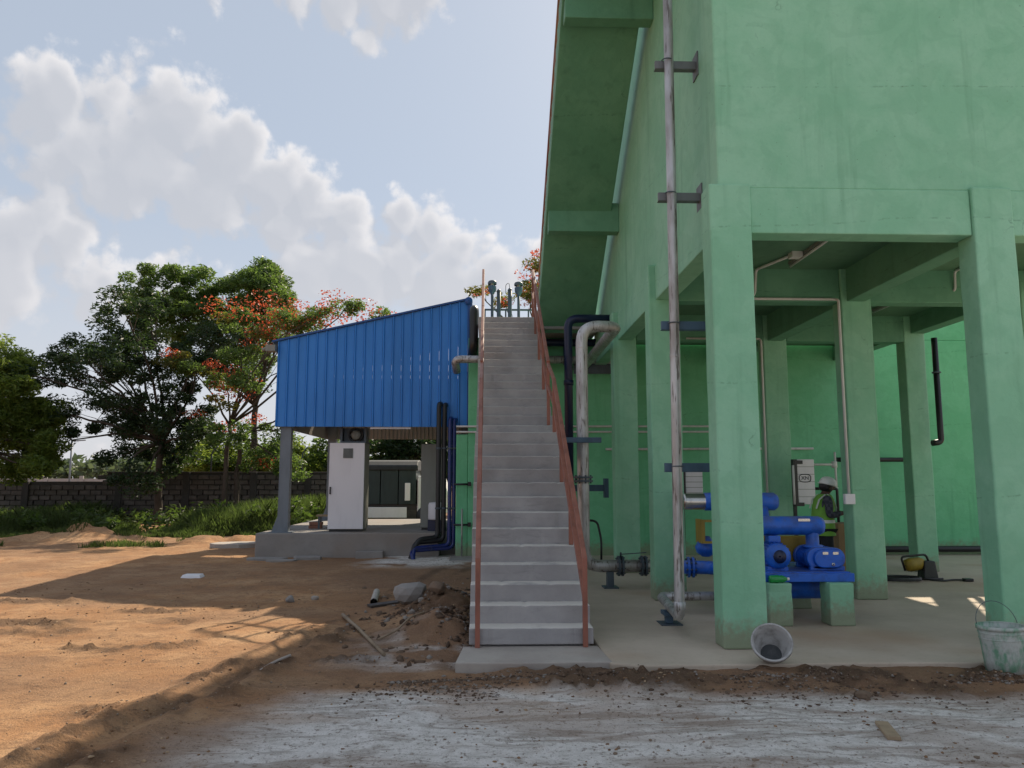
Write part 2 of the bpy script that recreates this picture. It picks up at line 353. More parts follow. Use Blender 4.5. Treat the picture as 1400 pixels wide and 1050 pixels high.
# ------------------------------------------------------------------ ground
def zones(x, y):
    """cement film, dark mud, moist brown plus painted-in shade, 0..1 each"""
    n = fbm(x*.9, y*.9, 4, 3); n2 = fbm(x*.7, (y+.3*x+.12*np.sin(x*1.7))*4.5, 4, 9); n3 = fbm(x*3, y*3, 3, 12)
    edge = 6.65 + .5*(n-.5) + .22*np.clip(-x-.2, -.4, 0) - .20*np.clip(x-1.2, 0, 4)*.35
    left = -1.95 + .9*(n-.5) + .28*(5.6-y)*-1
    cem = sst(edge-y, 0, .3)*sst(x-left, -.2, .8)*(.62+.38*sst(n2+.5*(n-.5), .30, .50))
    c2 = sst(x, -2.9, -2.0)*sst(-x, .1, .5)*sst(y, 14.8, 15.8)*sst(-y, -17.9, -17)*sst(n3+.4*n, .5, .72)
    c3 = sst(x, -1.8, -.6)*sst(.2-x, 0, .3)*sst(y, 6.8, 7.5)*sst(-y, -9.4, -8)*sst(n3, .45, .7)*.55
    cem = np.clip(np.maximum(np.maximum(cem, c2), c3), 0, 1)
    mud = sst(x, -.3, .9)*sst(y+.10*np.clip(x-1.5, 0, 5)+.5*(n-.5), 6.1, 6.55)*sst(-y, -7.6, -7.3)*sst(n3+.5*(n-.5), .30, .52)
    mud = np.maximum(mud, sst(n, .55, .72)*sst(x, -2.4, -1.0)*sst(y, 6.4, 7.2)*sst(-y, -12, -10)*.55)
    mnd = np.exp(-(((x+.62)/.55)**2+((y-10.2)/1.2)**2))
    mud = np.maximum(mud, sst(mnd, .3, .7)*.8)
    # tyre-churned band along the lit strip
    d = np.abs(x - (-2.35 + .20*(y-6.2))); rut = np.exp(-((d-.25)/.12)**2)+np.exp(-((d+.0)/.10)**2)*sst(y, 4.2, 5)*sst(-y, -9.2, -8)
    mud = np.maximum(mud, rut*sst(n3, .40, .6)*.8)
    t = np.exp(-((y-9.4-.35*(x+4.2))/.35)**2)*sst(x, -8.2, -5.6)*sst(-x, 3.0, 3.8)
    mud = np.maximum(mud, t*sst(n3, .42, .62)*.75)
    for (px_, py_, ax, ay) in ((-5.4,9.6,.9,.3),(-3.9,8.15,.5,.22),(-3.2,8.2,.45,.2),(-4.3,10.5,.6,.2),(-1.75,8.4,.5,.25),(-6.5,11.2,.9,.3),(-2.9,6.0,.3,.25),(-1.3,7.6,.5,.2)):
        b_ = np.exp(-(((x-px_)/ax)**2+((y-py_)/ay)**2)); mud = np.maximum(mud, sst(b_*(.5+n3), .35, .75)*.9)
    damp_shade = sst(fbm(x*.35, y*.6, 3, 31), .42, .62)*.6 + sst(x+.5*(fbm(x*.8, y*.8, 3, 37)-.5), -3.0, -1.4)*.55  # noise term is moisture; the x term paints in the building's shade
    return cem, np.clip(mud, 0, 1), np.clip(damp_shade, 0, 1)
def gz(x, y):
    x = np.asarray(x, float); y = np.asarray(y, float)
    z = -.095 + .06*sst(y, 12, 17) + .05*(fbm(x*.35, y*.35, 3, 1)-.5)
    near = 1/(1+np.maximum(y-9, 0)*.12)
    cem, mud, damp_shade = zones(x, y)
    z = z + (fbm(x*1.6, y*2.2, 4, 5)-.5)*.05
    rough = .35 + 1.3*mud - .25*cem
    z = z + (fbm(x*5, y*7, 4, 21, .65)-.5)*.075*np.clip(rough, .1, 2)*near
    z = z + np.maximum(fbm(x*14, y*14, 2, 41)-.45, 0)*.11*np.clip(mud+.12, 0, 1)*near
    z = z + .052*sst(x, -.6, .3)*sst(y, 6.0, 6.75)*sst(-y, -7.15, -6.95)
    # spoil heap beside the stair foot
    h = .24*np.exp(-(((x+.55)/.52)**2+((y-10.4)/.85)**2)) + .17*np.exp(-(((x+.5)/.5)**2+((y-9.0)/.8)**2))
    z = z + h*(.55+.9*fbm(x*3.1, y*3.1, 4, 61))
    # low banks in front of the weeds
    z = z + .26*np.exp(-(((x+11.2)/1.1)**2+((y-22.0)/.8)**2))*(.3+1.3*fbm(x*3, y*3, 4, 71, .65))
    z = z + .16*sst(fbm(x*.8, y*1.3, 3, 81), .5, .7)*sst(y, 20, 21.5)*sst(-y, -24, -23)*sst(-x, 5.4, 7)
    inside = sst(x, 1.0, 1.3)*sst(y, 6.95, 7.3)*sst(-y, -30, -28)*sst(-x, -16, -15)
    z = z*(1-inside) + (-.16)*inside
    dr = x - (-2.35 + .20*(y-6.2)); z = z + (.04*np.exp(-((dr-.22)/.10)**2)-.045*np.exp(-(dr/.14)**2)+.03*np.exp(-((dr+.24)/.10)**2))*sst(y, 3.5, 5)*sst(-y, -10, -8.5)
    st = sst(x, -.3, -.1)*sst(-x, -1.3, -1.15)*sst(y, 7.1, 7.3)*sst(-y, -17, -16.5)
    z = z*(1-st) + np.minimum(z, -.10)*st
    z = z + .0016*np.maximum(y-120, 0)
    return z
def axis(a, b, d0, grow_lo, grow_hi, lo, hi):
    c = list(np.arange(a, b, d0)); p, d = c[0], d0
    left = []
    while p > lo: d *= grow_lo; p -= d; left.append(p)
    p, d = c[-1], d0; right = []
    while p < hi: d *= grow_hi; p += d; right.append(p)
    return np.array(left[::-1]+c+right)
xs = axis(-9.5, 6.2, .034, 1.03, 1.06, -900, 900)
ys = [3.0]
while ys[-1] < 24: ys.append(ys[-1]+.0052*ys[-1])
d = .13
while ys[-1] < 1800: d *= 1.06; ys.append(ys[-1]+d)
ys = np.array([-400, -120, -40, -15, -6, -3, -1.5, -.5, .3, 1, 1.6, 2.1, 2.5, 2.8]+ys)
GX, GY = np.meshgrid(xs, ys); gzv = gz(GX, GY)
cem, mud, damp_shade = zones(GX, GY)
zc = np.stack([cem, mud, damp_shade, np.ones_like(cem)], -1).reshape(-1, 4)
nx, ny = len(xs), len(ys)
idx = np.arange(nx*ny).reshape(ny, nx)
gf = np.stack([idx[:-1,:-1], idx[:-1,1:], idx[1:,1:], idx[1:,:-1]], -1).reshape(-1, 4)
m = Mat('sandy_ground', .95, 0, .15)
at = m.N.new('ShaderNodeAttribute'); at.attribute_name = 'zone'
sp = m.N.new('ShaderNodeSeparateColor'); m.L.new(at.outputs['Color'], sp.inputs[0])
n1 = m.noise(1.3, 6, .62); n2 = m.noise(9, 5, .65); n3 = m.noise(60, 4, .7); n4 = m.noise(.35, 3)
n5 = m.noise(3.4, 7, .7, None, .6); n6 = m.noise(24, 5, .7)
c = m.mix(m.ramp(n1, .36, .64), (.395, .205, .098), (.52, .315, .17))
c = m.mix(m.mul(m.ramp(n4, .42, .60), .55), c, (.30, .165, .085))
c = m.mix(m.mul(m.ramp(n5, .52, .60), .5), c, (.25, .14, .078))
c = m.mix(m.mul(sp.outputs[2], .72), c, (.20, .125, .084))  # brown for moist spots and for the shade zone, shade put in as colour
fl2 = m.noise(1, 6, .7, m.scale((5, 13, 5))); c = m.mix(m.mul(m.ramp(fl2, .56, .62), .55), c, (.20, .115, .068))
c = m.mix(m.mul(m.ramp(n2, .5, .72), .3), c, (.20, .12, .075))
c = m.mix(m.mul(sp.outputs[1], .85), c, (.105, .068, .047))
cw = m.mix(m.ramp(n2, .35, .7), (.78, .735, .70), (.62, .58, .54))
mp = m.N.new('ShaderNodeMapping'); mp.inputs['Rotation'].default_value = (0, 0, R(17)); mp.inputs['Scale'].default_value = (.9, 5.0, 1); m.L.new(m.pos, mp.inputs['Vector'])
st_ = m.noise(1, 8, .72, mp.outputs[0], 1.6); cw = m.mix(m.mul(m.ramp(st_, .49, .58), .6), cw, (.30, .25, .21))
cw = m.mix(m.mul(m.ramp(n6, .55, .66), .45), cw, (.24, .205, .175))
c = m.mix(m.mul(sp.outputs[0], m.ramp(n5, .18, .42)), c, cw)
c = m.mix(m.mul(m.ramp(n6, .56, .63), .5), c, (.16, .105, .07))
c = m.mix(m.mul(m.ramp(n3, .58, .64), .5), c, (.13, .09, .062))
c = m.mix(m.mul(m.ramp(n3, .40, .34), .35), c, (.52, .40, .29))
m.color(c)
hb = m.mix(.45, m.mix(.5, n2, n6), n3); m.bump(hb, .9, .045)
GROUND = m.m
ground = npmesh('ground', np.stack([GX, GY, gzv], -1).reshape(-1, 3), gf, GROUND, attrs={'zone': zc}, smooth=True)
tag(ground, 'sandy brown building-site ground with a grey cement film in the foreground', kind='structure')

# ------------------------------------------------------------------ concrete floor of the plant
rng = random.Random(5)
edge = []
for i in range(61):
    x = 1.10 + i*(13.0/60); edge.append((x, 6.93 + .05*(float(fbm(x*1.3, 2.2, 3, 4))-.5) + (.10 if x < 1.2 else 0)))
poly = edge + [(14.1, 16.8), (1.10, 16.8)]
fl = obj('concrete_floor', MB().prism(poly, 'z', -.14, 0.0), FLOOR, None, .015); tag(fl, 'dusty grey concrete floor under the green plant building', kind='structure')
pd = obj('stair_pad', MB().prism([(-.27,7.06),(.3,7.02),(.8,7.05),(1.13,7.04),(1.09,7.72),(-.22,7.72)], 'z', -.13, .004), PAD, None, .012)
tag(pd, 'pale concrete pad at the foot of the long grey stair', kind='structure')
ap = obj('rear_apron', MB().prism([(-.75,15.9),(-.17,15.9),(-.17,16.8),(-.75,16.8)], 'z', -.12, .0), PLINTH, None, .01); tag(ap, kind='structure')

# ------------------------------------------------------------------ green plant building on columns
def ring_col(x0, x1, y0, y1, z0, z1, n=14, j=.004, seed=0):
    r = random.Random(seed); mb = MB(); vs = []
    for i in range(n+1):
        z = z0+(z1-z0)*i/n
        for (x, y) in ((x0,y0),(x1,y0),(x1,y1),(x0,y1)): vs.append((x+r.uniform(-j,j), y+r.uniform(-j,j), z))
    fs = [(i*4+k, i*4+(k+1)%4, i*4+4+(k+1)%4, i*4+4+k) for i in range(n) for k in range(4)]
    mb.add(vs, fs+[(3,2,1,0), tuple(n*4+k for k in range(4))]); return mb
B = thing('plant_building', (5.2, 10.6, 0), 'tall pale green concrete plant building raised on square columns', 'building')
CX = [2.27, 5.02, 7.63]; CY = [7.5, 10.5, 13.6]
for i, x in enumerate(CX):
    for k, y in enumerate(CY):
        obj('column', ring_col(x, x+(.38 if i == 2 else .43), y, y+.30, 0, 4.63, seed=i*3+k), GREEN, B, .018)
up = MB(); up.box(2.38, 8.03, 7.55, 16.74, 4.60, 9.3)
obj('upper_wall', up, GREEN, B, .02)
obj('parapet', MB().box(2.30, 8.11, 7.47, 16.82, 9.3, 9.42), GREEN, B, .02)
CEIL = green_paint('shaded_olive_ceiling', (.10,.22,.135), (.07,.155,.095), (.13,.26,.165))  # olive green darkened so the colour itself carries the interior shade
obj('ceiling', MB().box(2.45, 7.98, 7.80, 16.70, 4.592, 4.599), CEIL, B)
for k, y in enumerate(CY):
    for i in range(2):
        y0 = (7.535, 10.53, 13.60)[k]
        obj('beam', MB().box(CX[i]+.432, CX[i+1]-.002, y0, y0+.26, 4.12, 4.604), GREEN if k == 0 else GREEN2, B, .012)  # inner beams take the darkened green in place of shade
for i, x in enumerate(CX):
    for k in range(3):
        x0 = (2.365, 5.10, 7.76)[i]
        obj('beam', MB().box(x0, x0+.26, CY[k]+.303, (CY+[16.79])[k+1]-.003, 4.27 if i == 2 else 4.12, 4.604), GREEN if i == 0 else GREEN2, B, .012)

# ------------------------------------------------------------------ tank behind
T = thing('concrete_tank', (6.5, 20, 0), 'low green concrete tank wall running behind the stair and columns', 'tank')
obj('wall', MB().box(-.405, 14.2, 16.8, 24, -.2, 4.748), GREEN3, T, .02); obj('lower_wall', MB().box(-.66, -.407, 16.803, 20, -.2, 2.60), GREEN3, T, .02)
obj('walkway', MB().box(-.18, 2.36, 15.78, 17.6, 4.75, 4.998), STAIR, T, .015); obj('parapet', MB().box(8.06, 14.2, 16.81, 16.96, 4.75, 5.47), GREEN3, T, .015)
for i in range(7):
    x = 8.2 + i*.98; obj('railing_post', MB().box(x-.02, x+.02, 16.86, 16.90, 5.471, 6.5), REDOX, T)
for z in (5.95, 6.48): obj('railing_rail', MB().bar((8.1, 16.88, z), (14.1, 16.88, z), .035, .035), REDOX, T)
for x in (-.05, .45, 1.0): obj('railing_post', MB().box(x-.018, x+.018, 18.2, 18.236, 4.75, 5.72), STEEL, T)
obj('railing_rail', MB().bar((-.1, 18.218, 5.70), (1.1, 18.218, 5.70), .04, .04), STEEL, T)

# ------------------------------------------------------------------ lower staircase, 29 steps with a landing
ST = thing('concrete_staircase', (.45, 7.7, 0), 'long straight grey concrete staircase with red oxide handrails', 'staircase')
steps = []
y, z = 7.70, 0.0
for k in range(1, 30):
    z += .175 if k <= 14 else .170
    steps.append((y, z)); y += 1.06 if k == 13 else .26
r_ = random.Random(3)
for k, (y, z) in enumerate(steps):
    yn = steps[k+1][0] if k < 28 else y+.1
    j = lambda a=.004: r_.uniform(-a, a)
    x0, x1 = -.16+j(), 1.05+j(); mb = MB(); n = 26; vs = []
    for i in range(n+1):
        x = x0+(x1-x0)*i/n; dz = j(.0012)-(.010*r_.random() if r_.random() < .08 else 0); dy = j(.0008)+(.010*r_.random() if r_.random() < .05 else 0)
        vs += [(x, y+dy, z-.175-(.12 if k else -.02)), (x, y+dy+j(.001), z+dz), (x, yn+.03, z+dz), (x, yn+.03, z-.175-(.12 if k else -.02))]
    fs = [(i*4+q, i*4+(q+1)%4, i*4+4+(q+1)%4, i*4+4+q) for i in range(n) for q in range(4)]
    mb.add(vs, fs+[(3,2,1,0), tuple(n*4+q for q in range(4))])
    obj('step', mb, STAIR, ST, .009)
w = MB(); w.prism([(7.80,-.15),(8.35,-.15),(11.0,1.76),(11.9,1.9),(15.78,4.47),(15.78,4.80),(11.75,2.2),(10.95,2.02),(7.80,.0)], 'x', -.13, 1.02)
obj('waist_slab', w, STAIR, ST)
def nose(Y): return .175+(Y-7.7)*.673 if Y < 11.2 else 2.45+(Y-11.86)*.654
for sx, X in enumerate((-.08, .965)):
    pts = [(7.66, 0), (8.87, 5), (9.91, 9), (10.93, 13)]
    for Y, k in pts: obj('post', MB().box(X-.024, X+.024, Y-.024, Y+.024, .175*k+.002 if k else .004, nose(Y)+.70), REDOX, ST, .004)
    for o in (.685, .33): obj('handrail' if o > .5 else 'middle_rail', MB().bar((X, 7.655, nose(7.655)+o), (X, 10.95, nose(10.95)+o), .05, .05), REDOX, ST, .004)
    for o in (.685, .33): obj('landing_rail', MB().bar((X, 10.95, nose(10.95)+o), (X, 11.95, 2.5+o+.24), .045, .045), REDOX, ST, .004)
    for Y, z0 in ((11.95, 2.45), (12.98, 3.13), (14.02, 3.81), (15.06, 4.49), (15.86, 5.0)):
        obj('post', MB().box(X-.024, X+.024, Y-.024, Y+.024, z0+.002, nose(min(Y, 15.76))+.97 if Y < 15.5 else 6.02), REDOX, ST, .004)
    for o in (.95, .48): obj('handrail' if o > .5 else 'middle_rail', MB().bar((X, 11.93, nose(11.93)+o), (X, 15.88, nose(15.88)+o), .05, .05), REDOX, ST, .004)

# ------------------------------------------------------------------ upper flight doubling back above
UF = thing('upper_staircase', (1.65, 12.7, 4.9), 'green soffit of the upper stair flight rising over the walkway', 'staircase')
def sof(Y): return 4.78+(15.82-Y)*.672
w = MB(); w.prism([(15.95, sof(15.95)), (9.62, sof(9.62)), (9.62, sof(9.62)+.20), (15.95, sof(15.95)+.20)], 'x', 1.065, 2.24)
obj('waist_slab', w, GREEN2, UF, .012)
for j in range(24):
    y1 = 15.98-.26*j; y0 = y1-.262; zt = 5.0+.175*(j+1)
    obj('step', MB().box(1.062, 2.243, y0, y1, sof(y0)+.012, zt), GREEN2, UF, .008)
obj('landing', MB().box(1.06, 2.375, 8.3, 9.62, 8.93, 9.12), GREEN2, UF, .012)
for (y0, y1, z0, z1, x1) in ((13.35, 13.58, 6.06, 6.60, 2.379), (10.25, 10.48, 8.20, 8.66, 2.379)):
    obj('support_beam', MB().box(1.10, x1, y0, y1, z0, z1), GREEN2, UF, .012)
def ur(Y, o): return (1.10, Y, 5.1+(15.6-Y)*.673+o)
for o in (.45, .9): obj('handrail' if o > .5 else 'middle_rail', MB().bar(ur(15.85, o), ur(9.6, o), .045, .045), REDOX, UF, .004)
for q in range(7):
    Y = 15.72-q*1.0; a = ur(Y, -.12); obj('post', MB().box(1.078, 1.122, Y-.02, Y+.02, a[2], a[2]+1.02), REDOX, UF)

# ------------------------------------------------------------------ pipes
def pipe_thing(name, loc, label, group=None): return thing(name, loc, label, 'pipe', group)
def flange(x, y, z, d, r, par, mat):
    d = Vector(d); o = Vector((x, y, z))
    for s in (-1, 1):
        c = o + d*s*.028
        mb = MB().lathe([(.01,-.014),(r,-.014),(r,.014),(.01,.014)], c, d, 20, False)
        f = obj('flange', mb, mat, par)
    u = d.orthogonal().normalized(); w_ = d.cross(u); mb = MB()
    for k in range(8):
        a = k*math.pi/4+.2; p = o+(u*math.cos(a)+w_*math.sin(a))*r*.82
        mb.tube([p-d*.065, p+d*.065], .011, 6)
    obj('bolts', mb, STEEL, par)
P1 = pipe_thing('riser_pipe', (2.02, 8.1, 0), 'tall thin galvanised riser pipe bracketed to the building corner')
obj('pipe', MB().tube(fillet([(2.06,8.1,9.6),(2.03,8.1,4.0),(2.0,8.1,.20),(2.13,9.55,.20),(3.3,9.55,.20)], .11), .053, 16), GALV, P1)
obj('weld_band', MB().lathe([(.054,-.02),(.058,0),(.054,.02)], (2.022,8.1,2.93), (0,0,1), 16), GALV, P1)
obj('elbow_collar', MB().lathe([(.054,-.03),(.063,-.02),(.063,.05),(.054,.06)], (2.003,8.1,.30), (0,0,1), 16), GALV, P1)
for z, x1, mt in ((6.30, 2.378, BRKG), (4.74, 2.378, BRKG), (3.28, 2.75, BRACK), (1.74, 2.75, BRACK)):
    b = obj('bracket', MB().box(1.90, x1, 8.16, 8.20, z-.045, z+.045).box(1.90, x1, 8.16, 8.24, z-.05, z-.045), mt, P1, .004)
    cl = MB().tube([(2.02+.06*math.cos(a), 8.1-.06*math.sin(a)*1.0, z+.01) for a in [math.pi*q/10 for q in range(11)]], .007, 6)
    obj('clamp', cl, STEEL, P1)
    if x1 < 2.5: obj('wall_plate', MB().box(2.366, 2.379, 8.10, 8.30, z-.14, z+.14), mt, P1)
sd = obj('support_stand', MB().box(2.02, 2.10, 8.80, 8.90, .012, .14).box(1.99, 2.15, 8.76, 8.95, .10, .143), BRACK, P1, .004)
obj('base_plate', MB().box(1.95, 2.19, 8.72, 8.99, .001, .012), STEEL, P1)
P2 = pipe_thing('discharge_pipe', (1.48, 11.8, 0), 'thick galvanised pipe with a big elbow between stair and building')
obj('pipe', MB().tube(fillet([(3.2,11.8,.32),(1.48,11.8,.32),(1.48,11.8,4.0),(2.04,11.8,4.0),(2.10,16.6,4.05)], .26), .092, 20), GALV, P2)
flange(1.48, 11.8, 1.62, (0,0,1), .15, P2, STEEL); flange(2.03, 11.8, .32, (1,0,0), .15, P2, STEEL); flange(2.38, 11.8, .32, (1,0,0), .15, P2, STEEL)
for (z_, a, b) in ((3.66, .096, .10),): obj('weld_band', MB().lathe([(.093,-.015),(.098,0),(.093,.015)], (1.48,11.8,z_), (0,0,1), 18), GALV, P2)
obj('valve_lever', MB().bar((2.03,11.72,.5),(2.40,11.66,.53),.03,.012).bar((2.03,11.8,.40),(2.03,11.75,.52),.025,.025), STEEL, P2)
obj('pipe_shoe', MB().box(1.82, 1.92, 11.74, 11.86, .02, .24).box(1.76, 1.98, 11.66, 11.94, .001, .02), STEEL, P2)
obj('bracket', MB().box(1.16, 1.74, 11.60, 11.68, 2.17, 2.25), BRACK, P2, .004)
P3 = pipe_thing('navy_riser_pipe', (1.56, 14.5, 0), 'dark navy upright pipe turning to the wall behind the thick galvanised pipe')
obj('pipe', MB().tube(fillet([(1.56,14.5,0.0),(1.56,14.5,4.70),(2.36,14.5,4.70)], .2), .082, 18), NAVY, P3)
obj('bracket', MB().box(1.64, 2.26, 14.55, 14.63, 1.40, 1.52), BRACK, P3, .004)
obj('wall_plate', MB().box(2.22, 2.30, 14.50, 14.68, 1.28, 1.64), BRACK, P3, .004)
obj('coupling', MB().lathe([(.083,-.05),(.096,-.045),(.096,.045),(.083,.05)], (1.56,14.5,3.45), (0,0,1), 18), NAVY, P3)
P4 = pipe_thing('navy_header_pipe', (1.0, 16.55, 4.62), 'dark navy horizontal pipe along the tank wall under the walkway')
obj('pipe', MB().tube(fillet([(1.02,16.74,4.0),(1.02,16.55,4.60),(3.2,16.55,4.60)], .12), .085, 16), NAVY, P4)
obj('tee', MB().tube([(1.75,16.55,4.60),(1.75,16.55,4.15)], .08, 14), NAVY, P4)
P5 = pipe_thing('galvanised_header_pipe', (-.8, 16.45, 4.2), 'galvanised horizontal pipe passing behind the stair, its left end bent at the blue shed')
obj('pipe', MB().tube(fillet([(-.66,16.75,3.98),(-.70,16.42,4.20),(3.2,16.42,4.20)], .16), .085, 16), GALV, P5)
flange(1.72, 16.42, 4.20, (1,0,0), .13, P5, STEEL)
P5b = thing('steel_channel', (2.3, 16.6, 4.1), 'dark steel channel across the tank wall beside the third column', 'channel')
obj('web', MB().box(1.9, 3.2, 16.62, 16.78, 4.02, 4.06).box(1.9,3.2,16.60,16.62,3.92,4.16), STEEL, P5b)
P6 = pipe_thing('tank_overflow_hose', (-.29, 16.6, 4.4), 'black bent pipe looping over the tank edge beside the blue shed')
obj('pipe', MB().tube(fillet([(-.28,17.3,5.1),(-.28,17.0,5.38),(-.29,16.62,5.36),(-.29,16.55,4.5),(-.32,16.79,4.35)], .13), .10, 16), BLACK, P6)
for z_, lab in ((2.77, 'upper of two thin conduits along the tank wall'), (2.65, 'lower of two thin conduits along the tank wall')):
    q = obj('conduit', MB().tube([(-.66,16.76,z_),(6.0,16.76,z_+.02)], .022, 8), CONDUIT); tag(q, lab, 'conduit')
q = obj('conduit', MB().tube([(2.6,16.75,2.28),(7.2,16.75,2.30)], .026, 8), CONDUIT); tag(q, 'pale conduit along the deep green wall above the worker', 'conduit')
# bundle left of the tank
for i, (x, y_, zt, mt, lab) in enumerate(((-1.05,16.95,3.3,BLACK,'left black pipe of the bundle at the shed corner'), (-.93,16.98,3.28,BLACK,'right black pipe of the bundle at the shed corner'),
                                      (-.80,16.92,2.98,None,'glossy dark blue pipe beside the black pipes at the shed'), (-.71,16.95,2.95,None,'rightmost dark blue pipe nearest the green tank wall'))):
    mt = mt or metal('dark_blue_pipe', (.010, .022, .14), .25, 0, .3)
    q = pipe_thing('cable_pipe', (x, y_, 0), lab)
    r_p = .055 if i < 2 else .045
    ze = .33-.06*i if i < 2 else .16-.05*(i-2)
    obj('pipe', MB().tube(fillet([(x+.02,17.15,zt),(x,y_,zt-.02),(x,y_,ze+.05),(-1.45-.06*i+.04*(i>1),16.72-.1*(i>1),ze+.02),(-1.62+.05*i,16.55-.1*i,-.12)], .13), r_p, 12), mt, q)
    for zc in (1.0, 2.3): obj('clamp', MB().lathe([(r_p+.001,-.02),(r_p+.012,-.018),(r_p+.012,.018),(r_p+.001,.02)], (x,y_,zc), (0,0,1), 12), STEEL, q)
for zt, lab in ((1.52, 'upper small black tap pipe on the green wall left of the stair'), (.66, 'lower small black tap pipe on the green wall left of the stair')):
    q = pipe_thing('tap_pipe', (-.5, 16.78, zt), lab)
    obj('pipe', MB().tube([(-.70,16.72,zt),(-.34,16.72,zt)], .022, 8), BLACK, q)
    obj('valve', MB().box(-.40,-.33,16.69,16.75,zt-.04,zt+.05), BLACK, q)
    if zt < 1: obj('drop_pipe', MB().tube([(-.52,16.70,1.0),(-.52,16.70,-.02)], .018, 8), GALV, q)
q = thing('motor_pump', (1.86, 14.9, 0), 'small dark pump with a looped hose behind the thick pipe', 'pump')
obj('motor', MB().lathe([(.01,0),(.13,0),(.15,.05),(.15,.30),(.12,.36),(.01,.38)], (1.75,14.9,.30), (0,0,1), 18), NAVY, q)
obj('base', MB().box(1.58,1.92,14.75,15.05,.001,.06).lathe([(.09,.06),(.10,.1),(.10,.3)], (1.75,14.9,0), (0,0,1), 14), NAVY, q)
obj('hose', MB().tube(fillet([(1.75,14.9,.66),(1.8,14.8,.86),(2.1,14.7,.84),(2.16,14.6,.5),(2.14,14.5,.1)], .1), .022, 8), BLACK, q)
q = pipe_thing('white_upright_pipe', (2.6, 13.2, 0), 'thin white upright pipe in the dark gap behind the second column')
obj('pipe', MB().tube([(2.92,14.9,.9),(2.86,14.9,2.5)], .04, 10), CONDUIT, q)
q = pipe_thing('black_drop_pipe', (7.95, 13.25, 2.2), 'black drop pipe hanging beside the far right column')
obj('pipe', MB().tube(fillet([(7.96,13.22,4.12),(7.96,13.22,2.27),(7.80,13.22,2.25)], .07), .052, 12), BLACK, q)
obj('collar', MB().lathe([(.053,-.015),(.075,-.012),(.075,.012),(.053,.015)], (7.96,13.22,3.5), (0,0,1), 12), STEEL, q)
q = pipe_thing('base_pipe', (9.5, 16.6, .1), 'black pipe lying along the foot of the deep green back wall')
obj('pipe', MB().tube([(6.2,16.62,.13),(13.6,16.62,.13)], .065, 12), BLACK, q)
q = pipe_thing('black_stub_pipe', (7.9, 16.4, 2.2), 'short black pipe crossing between the two right-hand columns')
obj('pipe', MB().tube([(7.6,16.5,2.05),(9.1,16.5,2.05)], .05, 12), BLACK, q)

# ------------------------------------------------------------------ ceiling lights, conduits, junction box
def tube_light(x, y, dx, dy, lab):
    t = thing('tube_light', (x, y, 4.55), lab, 'light', 'tube lights under the ceiling')
    obj('batten', MB().bar((x-dx,y-dy,4.575),(x+dx,y+dy,4.575), .06, .045), GREYP, t)
    obj('tube', MB().tube([(x-dx,y-dy,4.53),(x+dx,y+dy,4.53)], .016, 8), CONDUIT, t)
tube_light(4.18, 9.6, .0, .58, 'unlit tube light nearest the front beam of the building')
tube_light(6.78, 12.5, .0, .5, 'unlit tube light under the ceiling at the right-hand bay')
tube_light(3.95, 12.4, .0, .55, 'unlit tube light under the ceiling at the dark left bay')
q = thing('lighting_conduit', (4.0, 10.4, 4.1), 'white conduit from the ceiling light down the middle column', 'conduit')
obj('conduit', MB().tube(fillet([(4.05,9.75,4.57),(3.80,10.46,4.56),(3.78,10.49,4.22),(3.72,10.50,4.15),(4.93,10.50,4.15),(4.96,10.46,4.13),(4.96,10.46,1.42)], .05, 4), .019, 8), CONDUIT, q)
obj('ceiling_box', MB().box(4.0,4.14,9.66,9.80,4.52,4.60), CONDUIT, q)
obj('junction_box', MB().box(4.88,5.02,10.40,10.47,1.28,1.42), WHITE, q, .008)
q = thing('lighting_conduit', (3.5, 13.5, 4.1), 'white conduit on the beam and column in the dark rear bay', 'conduit')
obj('conduit', MB().tube(fillet([(3.6,13.56,4.15),(4.94,13.56,4.15),(4.96,13.54,4.1),(4.96,13.54,1.2)], .05, 4), .019, 8), CONDUIT, q)
q = thing('lighting_conduit', (6.8, 11, 4.5), 'white cranked conduit under the ceiling beside the right column', 'conduit')
obj('conduit', MB().tube(fillet([(6.66,9.7,4.57),(6.68,10.48,4.57),(6.68,10.50,4.30),(6.68,10.85,4.3),(7.2,12.0,4.57)], .05, 4), .019, 8), CONDUIT, q)

# ------------------------------------------------------------------ blower set
BL = thing('blower_set', (3.7, 9.3, 0), 'bright blue roots blower with silencers on green pedestals', 'blower')
for (x0, x1, y0) in ((3.14, 3.40, 8.64), (3.82, 4.10, 8.64), (3.14, 3.40, 9.8), (3.82, 4.10, 9.8)):
    obj('pedestal', ring_col(x0, x1, y0, y0+.27, 0, .465, 5, .006, int(x0*10)), GREEN, BL, .014)
fr = MB().box(3.05, 4.16, 8.74, 8.80, .467, .56).box(3.05, 4.16, 9.86, 9.92, .467, .56).box(3.05, 3.11, 8.80, 9.86, .467, .56).box(4.10, 4.16, 8.80, 9.86, .467, .56)
obj('base_frame', fr, BLUEP, BL, .006); obj('deck_plate', MB().box(3.08, 4.13, 8.78, 9.88, .561, .572), BLUEP, BL)
obj('discharge_silencer', MB().lathe([(.01,-.03),(.08,-.02),(.12,.02),(.12,1.42),(.08,1.47),(.01,1.48)], (2.80,9.25,.33), (1,0,0), 24), BLUEP, BL)
mo = obj('motor', MB().lathe([(.01,0),(.07,.0),(.10,.02),(.14,.03),(.145,.06),(.145,.42),(.12,.46),(.01,.47)], (3.36,8.86,.735), (0,1,0), 28), BLUEP, BL)
fins = MB()
for k in range(22):
    a = 2*math.pi*k/22; c_, s_ = math.cos(a), math.sin(a)
    fins.bar((3.36+.15*c_,8.93,.735+.15*s_),(3.36+.15*c_,9.26,.735+.15*s_), .006, .022, (c_,0,s_))
obj('cooling_fins', fins, BLUEP, mo)
